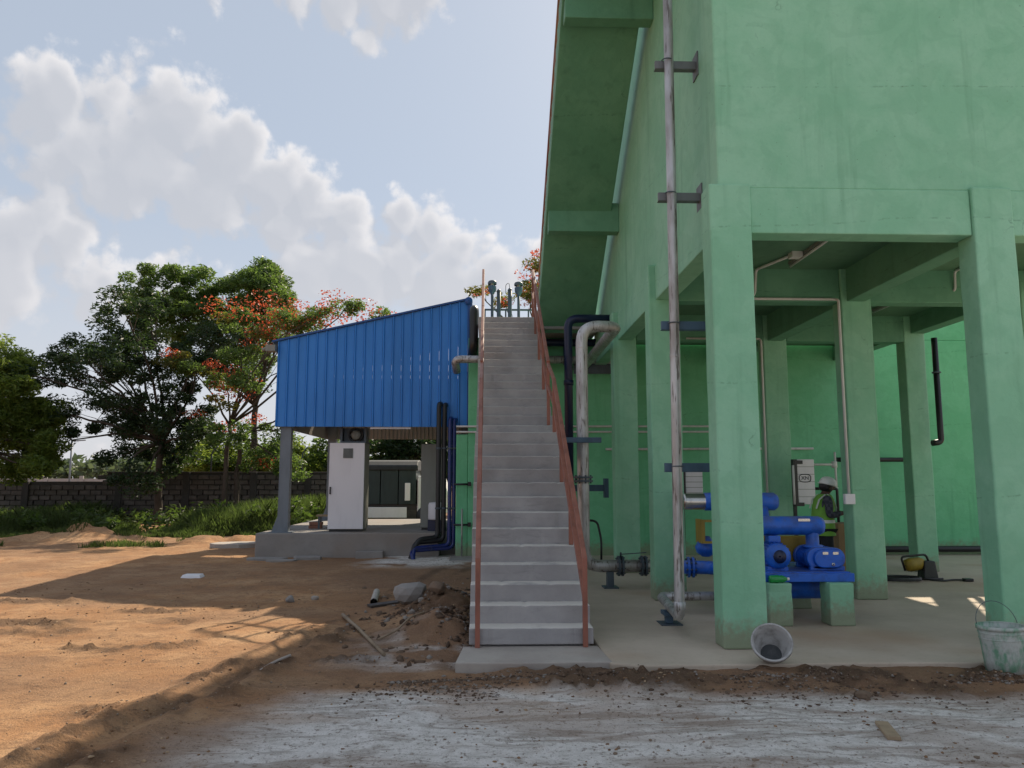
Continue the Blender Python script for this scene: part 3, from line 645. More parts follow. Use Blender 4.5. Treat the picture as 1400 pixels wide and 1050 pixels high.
obj('fan_cover', MB().lathe([(.01,-.004),(.075,-.004),(.075,.0)], (3.36,8.86,.735), (0,1,0), 24), NAVY, mo)
obj('foot', MB().box(3.24,3.48,8.93,9.26,.573,.615), BLUEP, mo)
obj('terminal_box', MB().box(3.30,3.44,9.02,9.16,.88,.96), BLUEP, mo, .01)
def stadium(cx, cz, hw, r, n=10):
    P = []
    for k in range(n+1): a = -math.pi/2+math.pi*k/n; P.append((cx+hw+r*math.cos(a), cz+r*math.sin(a)))
    for k in range(n+1): a = math.pi/2+math.pi*k/n; P.append((cx-hw+r*math.cos(a), cz+r*math.sin(a)))
    return P
bb = MB().prism(stadium(3.93,.705,.10,.125), 'y', 8.93, 9.02); bb.prism(stadium(3.93,.705,.09,.112), 'y', 9.02, 9.30); bb.prism(stadium(3.93,.705,.10,.125), 'y', 9.30, 9.36)
bo = obj('blower_body', bb, BLUEP, BL, .012)
obj('gear_cover', MB().prism(stadium(3.95,.705,.075,.10), 'y', 8.885, 8.93), BLUEP, bo, .012)
for k in range(6): obj('rib', MB().prism(stadium(3.93,.705,.092,.121), 'y', 9.05+k*.04, 9.058+k*.04), BLUEP, bo)
for yq in (8.93, 9.30): obj('foot', MB().box(3.74,4.14,yq,yq+.06,.573,.62), BLUEP, bo, .005)
for x in (3.90, 4.02): obj('name_plate', MB().box(x-.032,x+.032,8.879,8.884,.755,.785), CHROME, bo)
obj('sight_glass', MB().lathe([(.01,0),(.013,0),(.02,.004),(.02,.012)], (3.985,8.872,.645), (0,1,0), 14), CHROME, bo)
obj('neck', MB().lathe([(.11,.82),(.11,.845),(.075,.85),(.075,1.0)], (3.86,9.13,0), (0,0,1), 20), BLUEP, BL)
obj('belt_guard', MB().box(3.30,4.05,9.40,9.50,.62,.93), YELLOW, BL, .03)
sl_ = obj('intake_silencer', MB().lathe([(.01,-.03),(.06,-.025),(.105,.0),(.11,.03),(.11,.84),(.09,.885),(.01,.90)], (3.10,9.13,1.07), (1,0,0), 24), BLUEP, BL)
obj('name_plate', MB().box(3.66,3.80,9.025,9.031,1.125,1.155), CHROME, sl_)
uf = obj('filter_silencer', MB().lathe([(.01,-.02),(.10,-.015),(.115,.0),(.115,.90),(.09,.94),(.01,.95)], (2.82,9.95,1.33), (1,0,0), 24), BLUEP, BL)
obj('steel_band', MB().lathe([(.01,-.28),(.102,-.28),(.104,-.26),(.104,0)], (2.82,9.95,1.33), (1,0,0), 24), CHROME, uf)
obj('downpipe', MB().tube([(3.56,9.95,1.30),(3.50,9.6,.9),(3.50,9.6,.58)], .07, 16), BLUEP, BL)
obj('outlet_pipe', MB().tube(fillet([(3.0,9.25,.45),(2.9,9.9,.5),(2.45,10.0,.5)], .1), .085, 16), BLUEP, BL)
flange(2.62, 9.97, .5, (1,-.15,0), .13, BL, BLUEP)
obj('belt_guard', MB().box(2.76,2.80,9.9,10.2,.80,1.10).box(2.80,2.98,9.9,9.93,.80,.83).box(2.80,2.98,9.9,9.93,1.07,1.10), YELLOW, BL)
obj('valve_body', MB().lathe([(.05,0),(.12,.05),(.14,.12),(.10,.2),(.05,.26)], (2.86,10.1,.62), (0,0,1), 16), BLUEP, BL)
bt = thing('green_bottle', (3.25, 8.69, .466), 'crushed green plastic bottle lying on the left blower pedestal', 'bottle')
GB = Mat('green_bottle_plastic', .15, 0, .5); GB.color((.03, .42, .10)); GB.b.inputs['Transmission Weight'].default_value = .35
obj('body', MB().lathe([(.004,0),(.035,.004),(.042,.02),(.040,.06),(.044,.09),(.038,.12),(.042,.15),(.02,.20),(.014,.205)], (3.16,8.685,.508), (1,.03,0), 18), GB.m, bt)
obj('cap', MB().lathe([(.016,.205),(.017,.23),(.002,.232)], (3.16,8.685,.508), (1,.03,0), 12), WHITE, bt)

# ------------------------------------------------------------------ meters and panels by the back wall
INK = metal('dark_print_ink', (.03, .03, .035), .6, 0, .1)
def text(body, size, loc, mat, parent, rot=(R(90),0,0), name='lettering'):
    cu = bpy.data.curves.new(name, 'FONT'); cu.body = body; cu.size = size; cu.align_x = 'CENTER'; cu.align_y = 'CENTER'; cu.extrude = .0008
    tmp = bpy.data.objects.new(name, cu); me = bpy.data.meshes.new_from_object(tmp); bpy.data.objects.remove(tmp)
    o = link_mesh(name, me, mat, parent); off = parent.location if parent else Vector((0,0,0))
    o.location = Vector(loc)-off; o.rotation_euler = rot; return o
def gauge_panel(x, y, z0, z1, lab, logo):
    t = thing('white_cabinet', (x, y, 0), lab, 'cabinet')
    obj('cover', MB().box(x-.13, x+.17, y, y+.10, z0, z1), WHITE, t, .012)
    n = 6
    for k in range(1, n): obj('seam', MB().box(x-.128, x+.168, y-.004, y+.001, z0+(z1-z0)*k/n-.004, z0+(z1-z0)*k/n+.004), GREYP, t)
    obj('side_rail', MB().box(x-.20, x-.135, y-.02, y+.08, z0-.02, z1), BLACK, t)
    obj('side_tube', MB().tube([(x-.21,y-.03,z0),(x-.21,y-.03,z1-.1)], .02, 8), CONDUIT, t)
    for zz in (z0-.03, z1-.08): obj('clamp', MB().box(x-.18,x-.04,y-.03,y+.02,zz,zz+.06), BLACK, t)
    obj('stand', MB().box(x-.2,x-.15,y+.02,y+.07,0,z0), BLACK, t)
    if logo:
        cz = (z0+z1)/2+.06; ov = [(x+.0+.10*math.copysign(abs(math.cos(a))**.7,math.cos(a)), y-.006, cz+.065*math.copysign(abs(math.sin(a))**.7,math.sin(a))) for a in [2*math.pi*q/24 for q in range(25)]]
        obj('emblem_ring', MB().tube(ov, .007, 6, False), INK, t); text('XN', .09, (x, y-.006, cz), INK, t)
gauge_panel(5.42, 13.0, 1.20, 1.96, 'white ribbed panel with an oval emblem beside the worker', True)
gauge_panel(3.55, 13.2, 1.30, 1.85, 'white panel seen in the gap behind the tall galvanised riser pipe', False)
q = thing('pressure_gauge', (6.2, 13.4, 1.9), 'white small pipework with a valve and round gauge above the worker', 'gauge')
obj('pipe', MB().tube([(5.6,13.4,1.88),(6.14,13.4,1.88)], .02, 8), CONDUIT, q); obj('standpipe', MB().tube([(6.14,13.4,1.4),(6.14,13.4,2.10)], .02, 8), CONDUIT, q)
obj('valve', MB().lathe([(.02,-.06),(.05,-.05),(.05,.05),(.02,.06)], (6.12,13.4,1.88), (0,0,1), 12), CONDUIT, q)
obj('dial', MB().lathe([(.001,-.02),(.055,-.02),(.06,.0),(.06,.03),(.01,.03)], (6.33,13.4,1.62), (0,1,0), 18), CONDUIT, q)
q = obj('conduit', MB().tube(fillet([(5.5,13.3,1.46),(6.1,13.3,1.46),(6.1,13.3,.4)], .04, 4), .025, 8), BLACK); tag(q, 'thin black pipe behind the head of the worker', 'conduit')

# ------------------------------------------------------------------ blue shed on a plinth
SH = thing('blue_shed', (-2.6, 19.9, .47), 'open steel shed clad in bright blue ribbed sheet left of the stair', 'shed')
PLZ = .47
x0, x1, yf, yb = -4.70, -.44, 17.2, 22.7
def eave(x): return 4.70 + (x-x0)/(x1-x0)*(5.68-4.70)
n = 20; wd = (x1-x0)/n
for k in range(n):
    a = x0+k*wd; b = a+wd-.004; h = .032
    prof = [(a, 0), (a+.012, -h), (a+.035, -h), (a+.047, 0), (a+.047+(b-a-.047)*.5, -.004), (b, 0)]
    mb = MB(); vs = []
    for (x, dy) in prof: vs += [(x, yf+dy, 2.79), (x, yf+dy, eave(x))]
    vs += [(x, yf+dy+.012, 2.79) for (x, dy) in prof] + [(x, yf+dy+.012, eave(x)) for (x, dy) in prof]
    m_ = len(prof); fs = [(2*i, 2*i+2, 2*i+3, 2*i+1) for i in range(m_-1)]
    o1 = 2*m_; fs += [(o1+i+1, o1+i, o1+m_+i, o1+m_+i+1) for i in range(m_-1)]
    fs += [(2*i, o1+i, o1+i+1, 2*i+2) for i in range(m_-1)]
    mb.add(vs, fs); obj('cladding_panel', mb, SHEET, SH, fix=True)
obj('roof_sheet', MB().prism([(x0-.12, eave(x0-.12)+.01), (x1+.06, eave(x1+.06)+.01), (x1+.06, eave(x1+.06)+.05), (x0-.12, eave(x0-.12)+.05)], 'y', yf-.06, yb+.1), SHEETE, SH)
obj('corner_flashing', MB().box(x1, x1+.10, yf-.045, yf+.10, 2.79, eave(x1)-.01).box(x1+.06, x1+.10, yf+.10, yb, 2.79, eave(x1)), SHEETE, SH)
obj('ridge_cap', MB().lathe([(.01,-.07),(.09,-.07),(.09,.07),(.01,.07)], (x1+.02, yf, eave(x1)-.02), (0,1,0), 14), SHEETE, SH)
def skirt(name, pts, z0, z1, mat):
    mb = MB(); L_ = (Vector(pts[1])-Vector(pts[0])); nn = int(L_.length/.115); d = L_/nn; nrm = Vector((d.y, -d.x)).normalized()
    vs = []
    for i in range(nn+1):
        for (t, hh) in ((0, 0), (.55, 0), (.65, .025), (.9, .025)):
            p = Vector(pts[0])+d*(i+t)+nrm*hh
            if (i+t) <= nn: vs += [(p.x, p.y, z0), (p.x, p.y, z1)]
    m_ = len(vs)//2; mb.add(vs, [(2*i, 2*i+2, 2*i+3, 2*i+1) for i in range(m_-1)])
    o = obj(name, mb, mat, SH, fix=False); sdm = o.modifiers.new('thick', 'SOLIDIFY'); sdm.thickness = .006
skirt('rear_skirt', ((x0, yb), (x1, yb)), 2.80, 4.6, BEIGE); skirt('side_skirt', ((x0, yf+.02), (x0, yb)), 2.80, 4.66, BEIGE)
skirt('side_skirt', ((x1, yf+.12), (x1, yb)), 2.80, 5.6, BEIGE)
def steel_column(X, Y, z1):
    c = obj('column', MB().box(X-.11, X+.11, Y-.01, Y+.01, PLZ, z1).box(X-.115, X-.10, Y-.09, Y+.09, PLZ, z1).box(X+.10, X+.115, Y-.09, Y+.09, PLZ, z1).box(X-.1, X+.1, Y-.085, Y-.07, PLZ, z1), POLEM, SH)
    g = MB()
    g.add([(X-.115,Y-.02,PLZ+.012),(X-.26,Y-.02,PLZ+.012),(X-.115,Y-.02,PLZ+.42),(X-.115,Y+.0,PLZ+.012),(X-.26,Y+.0,PLZ+.012),(X-.115,Y+.0,PLZ+.42)], [(0,1,2),(5,4,3),(0,3,4,1),(1,4,5,2),(2,5,3,0)])
    obj('base_plate', MB().box(X-.30,X+.22,Y-.2,Y+.2,PLZ+.001,PLZ+.013), POLEM, c); obj('gusset', g, POLEM, c)
for X, Y in ((-4.47, 17.36), (-4.47, 22.5), (-.62, 22.5)): steel_column(X, Y, 4.6)
for Yr in (18.9, 20.8): obj('purlin', MB().box(x0+.1, x1-.05, Yr, Yr+.06, 4.45, 4.55), POLEM, SH)
PL = obj('plinth', MB().prism([(-4.98,17.02),(-2.0,17.0),(-1.02,17.0),(-1.02,17.6),(-.66,17.6),(-.66,23.2),(-4.98,23.2)], 'z', -.25, PLZ), PLINTH, SH, .02)
q = thing('gutter_box', (-4.8, 17.2, 4.5), 'small pale gutter box at the left corner of the blue shed', 'gutter')
obj('box', MB().box(-4.92,-4.71,17.0,17.25,4.46,4.60), GREYP, q); obj('spout', MB().tube([(-4.92,17.1,4.52),(-5.02,17.1,4.50)], .04, 10), GREYP, q)

def cabinet(X0, X1, Y0, Y1, z1, mat, name, lab):
    t = thing(name, ((X0+X1)/2, (Y0+Y1)/2, PLZ), lab, 'cabinet')
    obj('body', MB().box(X0, X1, Y0+.02, Y1, PLZ+.05, z1), GREYP, t, .01)
    obj('door', MB().box(X0+.004, X1-.004, Y0, Y0+.018, PLZ+.06, z1-.01), mat, t, .006)
    obj('base', MB().box(X0+.03, X1-.03, Y0+.05, Y1-.03, PLZ+.001, PLZ+.05), BLACK, t)
    return t
c1 = cabinet(-3.53, -2.74, 17.45, 18.15, 2.45, WHITE, 'control_cabinet', 'white upright control cabinet standing under the blue shed')
obj('vent_grille', MB().box(-3.22,-3.00,17.438,17.449,2.10,2.32), GREYP, c1)
for k in range(9): obj('louvre', MB().box(-3.21,-3.01,17.430,17.438,2.112+k*.023,2.122+k*.023), STEEL, c1)
obj('handle', MB().box(-3.50,-3.47,17.42,17.449,1.30,1.46), BLACK, c1)
c2 = cabinet(-1.52, -1.00, 18.0, 18.6, 2.45, GREYP, 'control_cabinet', 'olive grey cabinet behind the black pipes in the shed')
c2['label'] = 'olive grey upright cabinet behind the black pipes in the shed'
q = thing('cooling_unit', (-2.95, 17.9, 2.46), 'dark fan unit on top of the white control cabinet', 'fan')
obj('frame', MB().box(-3.32,-3.27,17.55,17.95,2.452,2.80).box(-2.78,-2.73,17.55,17.95,2.452,2.80).box(-3.27,-2.78,17.55,17.95,2.452,2.48), STEEL, q)
obj('fan_ring', MB().lathe([(.15,0),(.17,-.02),(.17,.08),(.15,.08)], (-2.98,17.6,2.63), (0,1,0), 24), BLACK, q)
obj('coil', MB().box(-3.26,-2.79,17.72,17.92,2.485,2.79), STEEL, q)
obj('hub', MB().lathe([(.01,-.01),(.10,.0),(.12,.04),(.01,.05)], (-2.98,17.62,2.63), (0,1,0), 18), GREYP, q)
for k in range(7):
    a = 2*math.pi*k/7; obj('blade', MB().bar((-2.98+.03*math.cos(a),17.64,2.63+.03*math.sin(a)),(-2.98+.14*math.cos(a),17.66,2.63+.14*math.sin(a)), .07, .006, (0,1,.4)), BLACK, q)
q = thing('strip_lamp', (-1.8, 17.4, 2.7), 'thin white strip lamp under the blue cladding', 'lamp')
obj('strip', MB().box(-2.6,-1.7,17.24,17.30,2.745,2.785), WHITE, q)
BRK = concrete('burnt_red_brick', (.32, .15, .10), (.25, .12, .085), (.30, .2, .15), .4, 8)
for (x, y_, w_, d_, h_, lab) in ((-4.72,18.4,.24,.22,.34,'short stack of red bricks beside the grey shed column'),(-4.05,18.7,.3,.22,.22,'low stack of red bricks by the small bench')):
    q = thing('brick_stack', (x, y_, PLZ), lab, 'bricks'); nb = int(h_/.075)
    for k in range(nb): obj('brick', MB().box(x-w_/2+.01*(k%2), x+w_/2-.012*((k+1)%2), y_-d_/2, y_+d_/2, PLZ+.002+k*.078, PLZ+.074+k*.078), BRK, q, .006)
WOOD = metal('weathered_wood', (.34, .25, .16), .8, 0, .35)
q = thing('small_bench', (-3.75, 18.6, PLZ), 'small wooden bench beside the white control cabinet', 'bench')
obj('seat', MB().box(-4.0,-3.45,18.45,18.75,.76,.80), WOOD, q)
for a in (-3.96,-3.55):
    for b_ in (18.48,18.70): obj('leg', MB().box(a,a+.04,b_,b_+.04,PLZ+.001,.76), STEEL, q)
q = thing('white_dosing_tank', (-1.1, 17.9, PLZ), 'white glossy drum behind the pipe bundle on the plinth', 'drum')
obj('drum', MB().lathe([(.01,0),(.19,0),(.2,.03),(.2,.33),(.18,.38),(.01,.40)], (-1.12,17.75,.72), (0,0,1), 24), WHITE, q)
obj('base', MB().box(-1.32,-.92,17.62,17.9,PLZ+.001,.72), NAVY, q)
q = obj('concrete_block', MB().box(-2.78,-2.20,16.78,16.98,float(gz(-2.5,16.9))-.02,float(gz(-2.5,16.9))+.15), PLINTH, None, .012); tag(q, 'single grey concrete block lying against the shed plinth', 'block')

# ------------------------------------------------------------------ vent heads on the tank
for (x, y_, zt, lab) in ((.121,18.0,6.36,'left bulb-headed vent post above the stair top'), (.754,18.0,6.33,'right bulb-headed vent post above the stair top')):
    q = thing('vent_post', (x, y_, 4.75), lab, 'vent', 'bulb-headed vents on the tank top')
    obj('stem', MB().tube([(x,y_,4.75),(x,y_,zt-.25)], .035, 12), STEEL, q)
    obj('cup', MB().lathe([(.03,-.36),(.05,-.30),(.09,-.25),(.10,-.14),(.09,-.13),(.01,-.13)], (x,y_,zt), (0,0,1), 18), BRACK, q)
    obj('dome', MB().lathe([(.105,-.09),(.11,-.05),(.09,-.01),(.04,.01),(.001,.015)], (x,y_,zt), (0,0,1), 18), STEEL, q)
    obj('spindle', MB().tube([(x,y_,zt-.14),(x,y_,zt-.06)], .045, 10), CONDUIT, q)
for (x, zt, lab) in ((.28,6.12,'plain grey post between the two vents, nearer the left one'), (.545,6.15,'grey post with a looped wire, nearer the right vent')):
    q = thing('level_post', (x, 18.05, 4.75), lab, 'post')
    obj('post', MB().tube([(x,18.05,4.75),(x,18.05,zt)], .05, 12), STEEL, q); obj('cap', MB().lathe([(.055,-.02),(.055,.0),(.03,.04),(.001,.05)], (x,18.05,zt), (0,0,1), 14), STEEL, q)
    if x > .5: obj('wire', MB().tube(fillet([(x,18.05,zt),(x-.02,18.05,zt+.18),(x-.1,18.0,zt+.12),(x-.1,18.0,zt-.1)], .05), .007, 6), BLACK, q)

# ------------------------------------------------------------------ compound wall of single blocks
BLOCKS = [concrete('rough_block_%d' % i, c1, c2, (.10,.085,.07), .5, 5) for i, (c1, c2) in enumerate((((.135,.115,.10),(.10,.085,.075)), ((.11,.095,.083),(.08,.07,.062)), ((.165,.14,.125),(.115,.10,.09))))]
MORTAR = concrete('dark_wall_mortar', (.075,.067,.06), (.055,.05,.046), (.04,.036,.034), .5, 4)
CW = thing('compound_wall', (-12, 32.1, 0), 'dark rough block compound wall behind the weeds and trees', 'wall')
obj('core', MB().box(-15.42, -2.4, 32.02, 32.20, -.3, 1.90), MORTAR, CW); obj('core', MB().box(-24, -15.42, 32.02, 32.20, -.3, 1.56), MORTAR, CW)
obj('coping', MB().box(-15.45, -2.4, 31.98, 32.24, 1.90, 1.96), BLOCKS[1], CW, .01)
rb = random.Random(8); protos = []
for q in range(6):
    mb = MB().box(-.205, .205, -.05, .05, -.088, .088)
    mb.v = [(x+rb.uniform(-.018,.018), y+rb.uniform(-.012,.012), z+rb.uniform(-.012,.012)) for x, y, z in mb.v]
    me = bpy.data.meshes.new('block'); me.from_pydata(mb.v, [], mb.f); me.materials.append(BLOCKS[q % 3]); protos.append(me)
nblk = 0
for row in range(8):
    zc = .30+row*.205; xx = -20.3+(.22 if row % 2 else 0)
    while xx < -6.2 and nblk < 290:
        if zc < (1.50 if xx < -15.6 else 1.85):
            o = bpy.data.objects.new('block', rb.choice(protos)); COL.objects.link(o); o.parent = CW
            o.location = Vector((xx, 32.0+rb.uniform(-.02,.015), zc))-CW.location; o.scale = (rb.uniform(.93,1.04), 1, rb.uniform(.92,1.04)); nblk += 1
        xx += .45
for x in (-18.6, -14.9, -12.2, -9.5, -7.3):
    obj('pier', MB().box(x-.13, x+.13, 31.88, 32.0, -.3, 1.55 if x < -15.5 else 1.94), MORTAR, CW, .01)
for x in (-14.6, -11.3, -7.6):
    obj('fence_post', MB().tube(fillet([(x,32.1,1.95),(x,32.1,2.75),(x+.25,32.1,3.0)], .15, 4), .03, 6), STEEL, CW)

# ------------------------------------------------------------------ foliage
def leaf_mat(name, a, b, trans, rough=.5):
    m = Mat(name, rough, 0, .35)
    g = m.N.new('ShaderNodeNewGeometry'); cc = m.mix(m.ramp(g.outputs['Random Per Island'], 0, 1), a, b)
    n = m.noise(.8, 3); cc = m.mix(m.mul(m.ramp(n, .4, .7), .4), cc, tuple(q*.7 for q in a)); m.color(cc)
    t = m.N.new('ShaderNodeBsdfTranslucent'); m.put(trans, t.inputs['Color'])
    ms = m.N.new('ShaderNodeMixShader'); ms.inputs[0].default_value = .34 if 'dark' in name else .46
    out = [q for q in m.N if q.type == 'OUTPUT_MATERIAL'][0]
    m.L.new(m.b.outputs[0], ms.inputs[1]); m.L.new(t.outputs[0], ms.inputs[2]); m.L.new(ms.outputs[0], out.inputs['Surface'])
    return m.m
LF_DARK = leaf_mat('dark_leaf', (.018,.04,.018), (.04,.066,.026), (.055,.10,.022))
LF_MID = leaf_mat('mid_leaf', (.055,.10,.03), (.095,.145,.045), (.17,.27,.05))
LF_YEL = leaf_mat('yellow_green_leaf', (.085,.13,.025), (.14,.185,.04), (.27,.36,.05))
LF_OLV = leaf_mat('olive_leaf', (.075,.085,.022), (.13,.115,.03), (.20,.20,.03))
LF_FAR = leaf_mat('far_leaf', (.09,.12,.08), (.12,.15,.10), (.1,.14,.06))
PETAL = leaf_mat('red_petal', (.40,.055,.03), (.52,.12,.05), (.55,.11,.05))
BARK = concrete('tree_bark', (.06,.045,.035), (.085,.065,.05), (.04,.03,.025), .5, 4)
def leaves(centres, radii, n, size, rs, flat=.7, aspect=2.2, droop=.0, shell=.0):
    c = np.repeat(np.asarray(centres, float), n, 0); rr = np.repeat(np.asarray(radii, float), n)
    k = len(c); d = rs.normal(size=(k,3)); d /= np.linalg.norm(d, axis=1)[:,None]
    u = rs.random(k)**(1/3); u = shell + (1-shell)*u
    p = c + d*(rr*u)[:,None]*np.array([1,1,flat])
    a = rs.normal(size=(k,3)); a[:,2] = a[:,2]*.55-droop; a /= np.linalg.norm(a, axis=1)[:,None]
    b = np.cross(a, rs.normal(size=(k,3))); b /= np.linalg.norm(b, axis=1)[:,None]+1e-9
    s = size*(.6+.8*rs.random(k)); A = a*(s*.5*aspect)[:,None]; Bv = b*(s*.5)[:,None]
    v = np.stack([p-A, p+Bv*.9+A*.05, p+A, p-Bv*.9+A*.05], 1).reshape(-1,3)
    f = np.arange(k*4).reshape(-1,4); return v, f
def limb(a, b, r0, r1, rnd, sag=.12, k=7):
    a, b = Vector(a), Vector(b); L_ = (b-a).length; pts = []; rs = []
    off = Vector((rnd.uniform(-1,1), rnd.uniform(-1,1), rnd.uniform(.2,1)))*L_*sag
    for i in range(k+1):
        t = i/k; pts.append(a.lerp(b, t)+off*math.sin(math.pi*t)+Vector((rnd.uniform(-1,1),rnd.uniform(-1,1),rnd.uniform(-1,1)))*L_*.018*(0 < i < k)); rs.append(r0+(r1-r0)*t**.8)
    return pts, rs
def tree(name, base, lobes, label, leaf, nclump, nleaf, lsize, trunk_r, fork_z, seed, clump_r=.55, flowers=None, group=None, stems=None, flat=.7, aspect=2.9, droop=.25, twig=True, extra=None):
    """lobes: (x,y,z,r) of crown masses; clumps of leaves sit in the outer part of each mass"""
    rnd = random.Random(seed); rs = np.random.RandomState(seed)
    bz = float(gz(base[0], base[1]))-.05
    t = thing(name, (base[0], base[1], bz), label, 'tree', group)
    tr = MB(); cl = []; cr = []
    stems = stems or [(base, (base[0], base[1], fork_z))]
    forks = []
    for (b, f) in stems:
        zb = float(gz(b[0], b[1]))-.1; p, r = limb((b[0],b[1],zb), f, trunk_r, trunk_r*.62, rnd, .05, 9); r[0] *= 1.3; tr.tube(p, r, 9); forks.append(Vector(f))
    tot = sum(l[3]**2 for l in lobes)
    for (x, y, z, r) in lobes:
        c = Vector((x, y, z)); f = min(forks, key=lambda q: (q-c).length)
        p, rr = limb(f, c, trunk_r*.42, trunk_r*.13, rnd, .10); tr.tube(p, rr, 6)
        k = max(3, int(nclump*r*r/tot))
        for i in range(k):
            d = Vector((rnd.gauss(0,1), rnd.gauss(0,1), rnd.gauss(.15,.8))).normalized()*r*(rnd.uniform(.35,1.0)**.6)
            d.z *= .8; q = c+d
            cl.append(tuple(q)); cr.append(clump_r*rnd.uniform(.55,1.25))
            if twig and (i % 2 == 0):
                s0 = p[rnd.randint(3, len(p)-1)]; p2, r2 = limb(s0, q, trunk_r*.12, trunk_r*.03, rnd, .08, 4); tr.tube(p2, r2, 4)
    obj('trunk', tr, BARK, t, fix=False)
    v, f = leaves(cl, cr, nleaf, lsize, rs, flat, aspect, droop)
    npmesh('crown', v, f, leaf, t)
    if flowers:
        v, f = leaves([q[:3] for q in flowers], [q[3]*2.1 for q in flowers], 100, .06, rs, .5, 1.5)
        npmesh('blossom', v, f, PETAL, t)
    if extra:
        v, f = leaves([q[:3] for q in extra[0]], [q[3] for q in extra[0]], extra[2]*2, .07, rs, .4, 2.4); npmesh('outer_leaves', v, f, extra[1], t)
    return t
def lob(lst, Y, dep, seed, sc=1.0):
    """crown masses listed as x, z, r (metres) at a mean depth"""
    r = random.Random(seed); return [(x, Y+r.uniform(-dep,dep), z, q*sc) for x, z, q in lst]
def px(x, y, Y):   # layout aid: metres for a tree drawn at depth Y
    return ((x-665)/1050*Y*1.0, 1.6+(657-y)/1050*Y*1.02)
def pl(l, Y): return [(*px(x, y, Y), r*Y/1050) for x, y, r in l]
tree('dark_tree', (-12.3, 29.6), lob(pl([(112,500,40),(150,465,45),(200,450,45),(185,520,60),(250,500,55),(140,560,45),(215,580,50),(260,570,45),(95,520,30),(72,500,22),(85,478,20),(58,522,15),(92,572,26),(115,605,20),(230,620,42),(270,465,45),(165,600,30),(195,420,25),(180,625,22),(290,600,30),(228,655,20),(208,645,20),(255,640,22)], 29.6), 29.6, 1.8, 2),
     'big dark green spreading tree in front of the block wall', LF_DARK, 250, 190, .060, .17, 3.0, 11, .46)
tree('tall_tree', (-10.6, 35.5), lob(pl([(230,410,45),(265,400,38),(205,430,35),(290,430,45),(345,395,42),(370,410,40),(395,425,34),(330,440,45),(250,450,45),(380,455,40),(300,490,50),(355,375,22)], 35.5), 35.5, 2.0, 3),
     'tall lighter green tree whose crown tops the others', LF_MID, 300, 220, .068, .2, 5.0, 12, .5)
fl_ = pl([(300,428,14),(322,434,16),(345,425,16),(365,418,12),(380,430,16),(400,436,16),(418,428,14),(438,436,14),(350,450,14),(385,455,13),(415,450,12),(455,412,10),(475,425,12),(445,445,12),(500,428,12),(522,430,9),(340,470,12),
          (262,568,8),(328,520,12),(318,545,12),(335,545,10),(305,530,10),(345,575,9),(300,585,9),(310,586,8),(320,515,10),(355,460,10),(285,500,7),(440,420,8),(490,438,10),(370,440,14),(460,440,12),(395,415,10),(352,632,10),(372,634,8),(240,490,7)], 28.2)
rr_ = random.Random(4); fl_ = [(x, 28.2+rr_.uniform(-1.0,1.0), z, r) for x, z, r in fl_]
ol_ = [(x, 28.0+rr_.uniform(-.8,.8), z, r) for x, z, r in pl([(210,495,16),(235,500,20),(262,508,20),(285,515,16),(250,490,12),(300,440,18),(350,460,20),(400,450,18),(320,560,16),(300,550,14)], 28)]
tree('flame_tree', (-9.3, 28.2), lob(pl([(320,440,26),(360,440,28),(400,445,26),(440,440,22),(480,432,18),(515,432,14),(330,490,26),(300,520,22),(345,530,24),(390,500,22),(330,600,28),(375,590,30),(360,630,26),(400,640,24),(250,505,22),(410,560,20)], 28.2), 28.2, 1.3, 6),
     'flame tree with sprays of red blossom behind the blue shed', LF_MID, 150, 120, .055, .11, 3.4, 13, .42, flowers=fl_,
     stems=[((-8.9,28.3), (-9.0,28.3,3.2)), ((-9.25,28.1), (-9.3,28.1,3.6))], flat=.5, extra=(ol_, LF_OLV, 70))
tree('left_tree', (-19.3, 27.8), lob(pl([(10,530,36),(-25,510,55),(35,565,34),(0,585,50),(50,610,28),(20,635,36),(-35,600,70),(62,640,18),(-10,500,26)], 27.8), 27.8, 1.8, 5),
     'yellowish green tree cut by the left edge of the picture', LF_YEL, 320, 220, .062, .2, 3.0, 14, .45)
b1 = pl([(735,360,12),(722,375,12),(740,385,12),(730,400,12),(716,400,8),(745,405,12),(738,345,7),(725,415,10),(690,415,8),(650,402,6),(664,398,6)], 27)
tree('flame_tree', (2.3, 27.2), lob(pl([(735,365,16),(745,390,22),(725,400,16),(690,412,14),(655,404,11),(760,400,30),(780,370,26)], 27), 27.2, .8, 8),
     'sparse flame tree branches with red blossom behind the stair top', LF_OLV, 60, 70, .055, .12, 5.4, 15, .34, flowers=[(x, 27.0, z, r*.8) for x, z, r in b1], flat=.5)
# shrubs and trees beyond the wall
bush = [(-17.6,44,3.0,1.6,'rounded shrub beyond the low part of the wall',LF_MID),(-15.2,41,2.5,1.3,'yellow-green shrub beyond the wall beside the wall step',LF_YEL),(-13.2,38,2.7,1.4,'yellow-green shrub beyond the wall left of the dark trunk',LF_YEL),
        (-11.2,37.5,2.5,1.4,'mid green shrub beyond the wall right of the dark trunk',LF_MID),(-9.2,37,2.4,1.2,'shrub beyond the wall under the flame tree',LF_MID),(-7.5,36,2.6,1.5,'bright yellow-green shrub framed by the grey shed column',LF_YEL),
        (-6.2,37,3.0,1.5,'mid green shrub just right of the bright one in the shed opening',LF_MID),(-4.4,36,3.2,2.0,'dark leafy tree behind the parked truck',LF_DARK),(-2.6,37,3.4,2.0,'dark leafy tree above the truck front',LF_DARK),(-.6,36,3.2,2.0,'dark leafy tree right of the truck behind the olive cabinet',LF_DARK)]
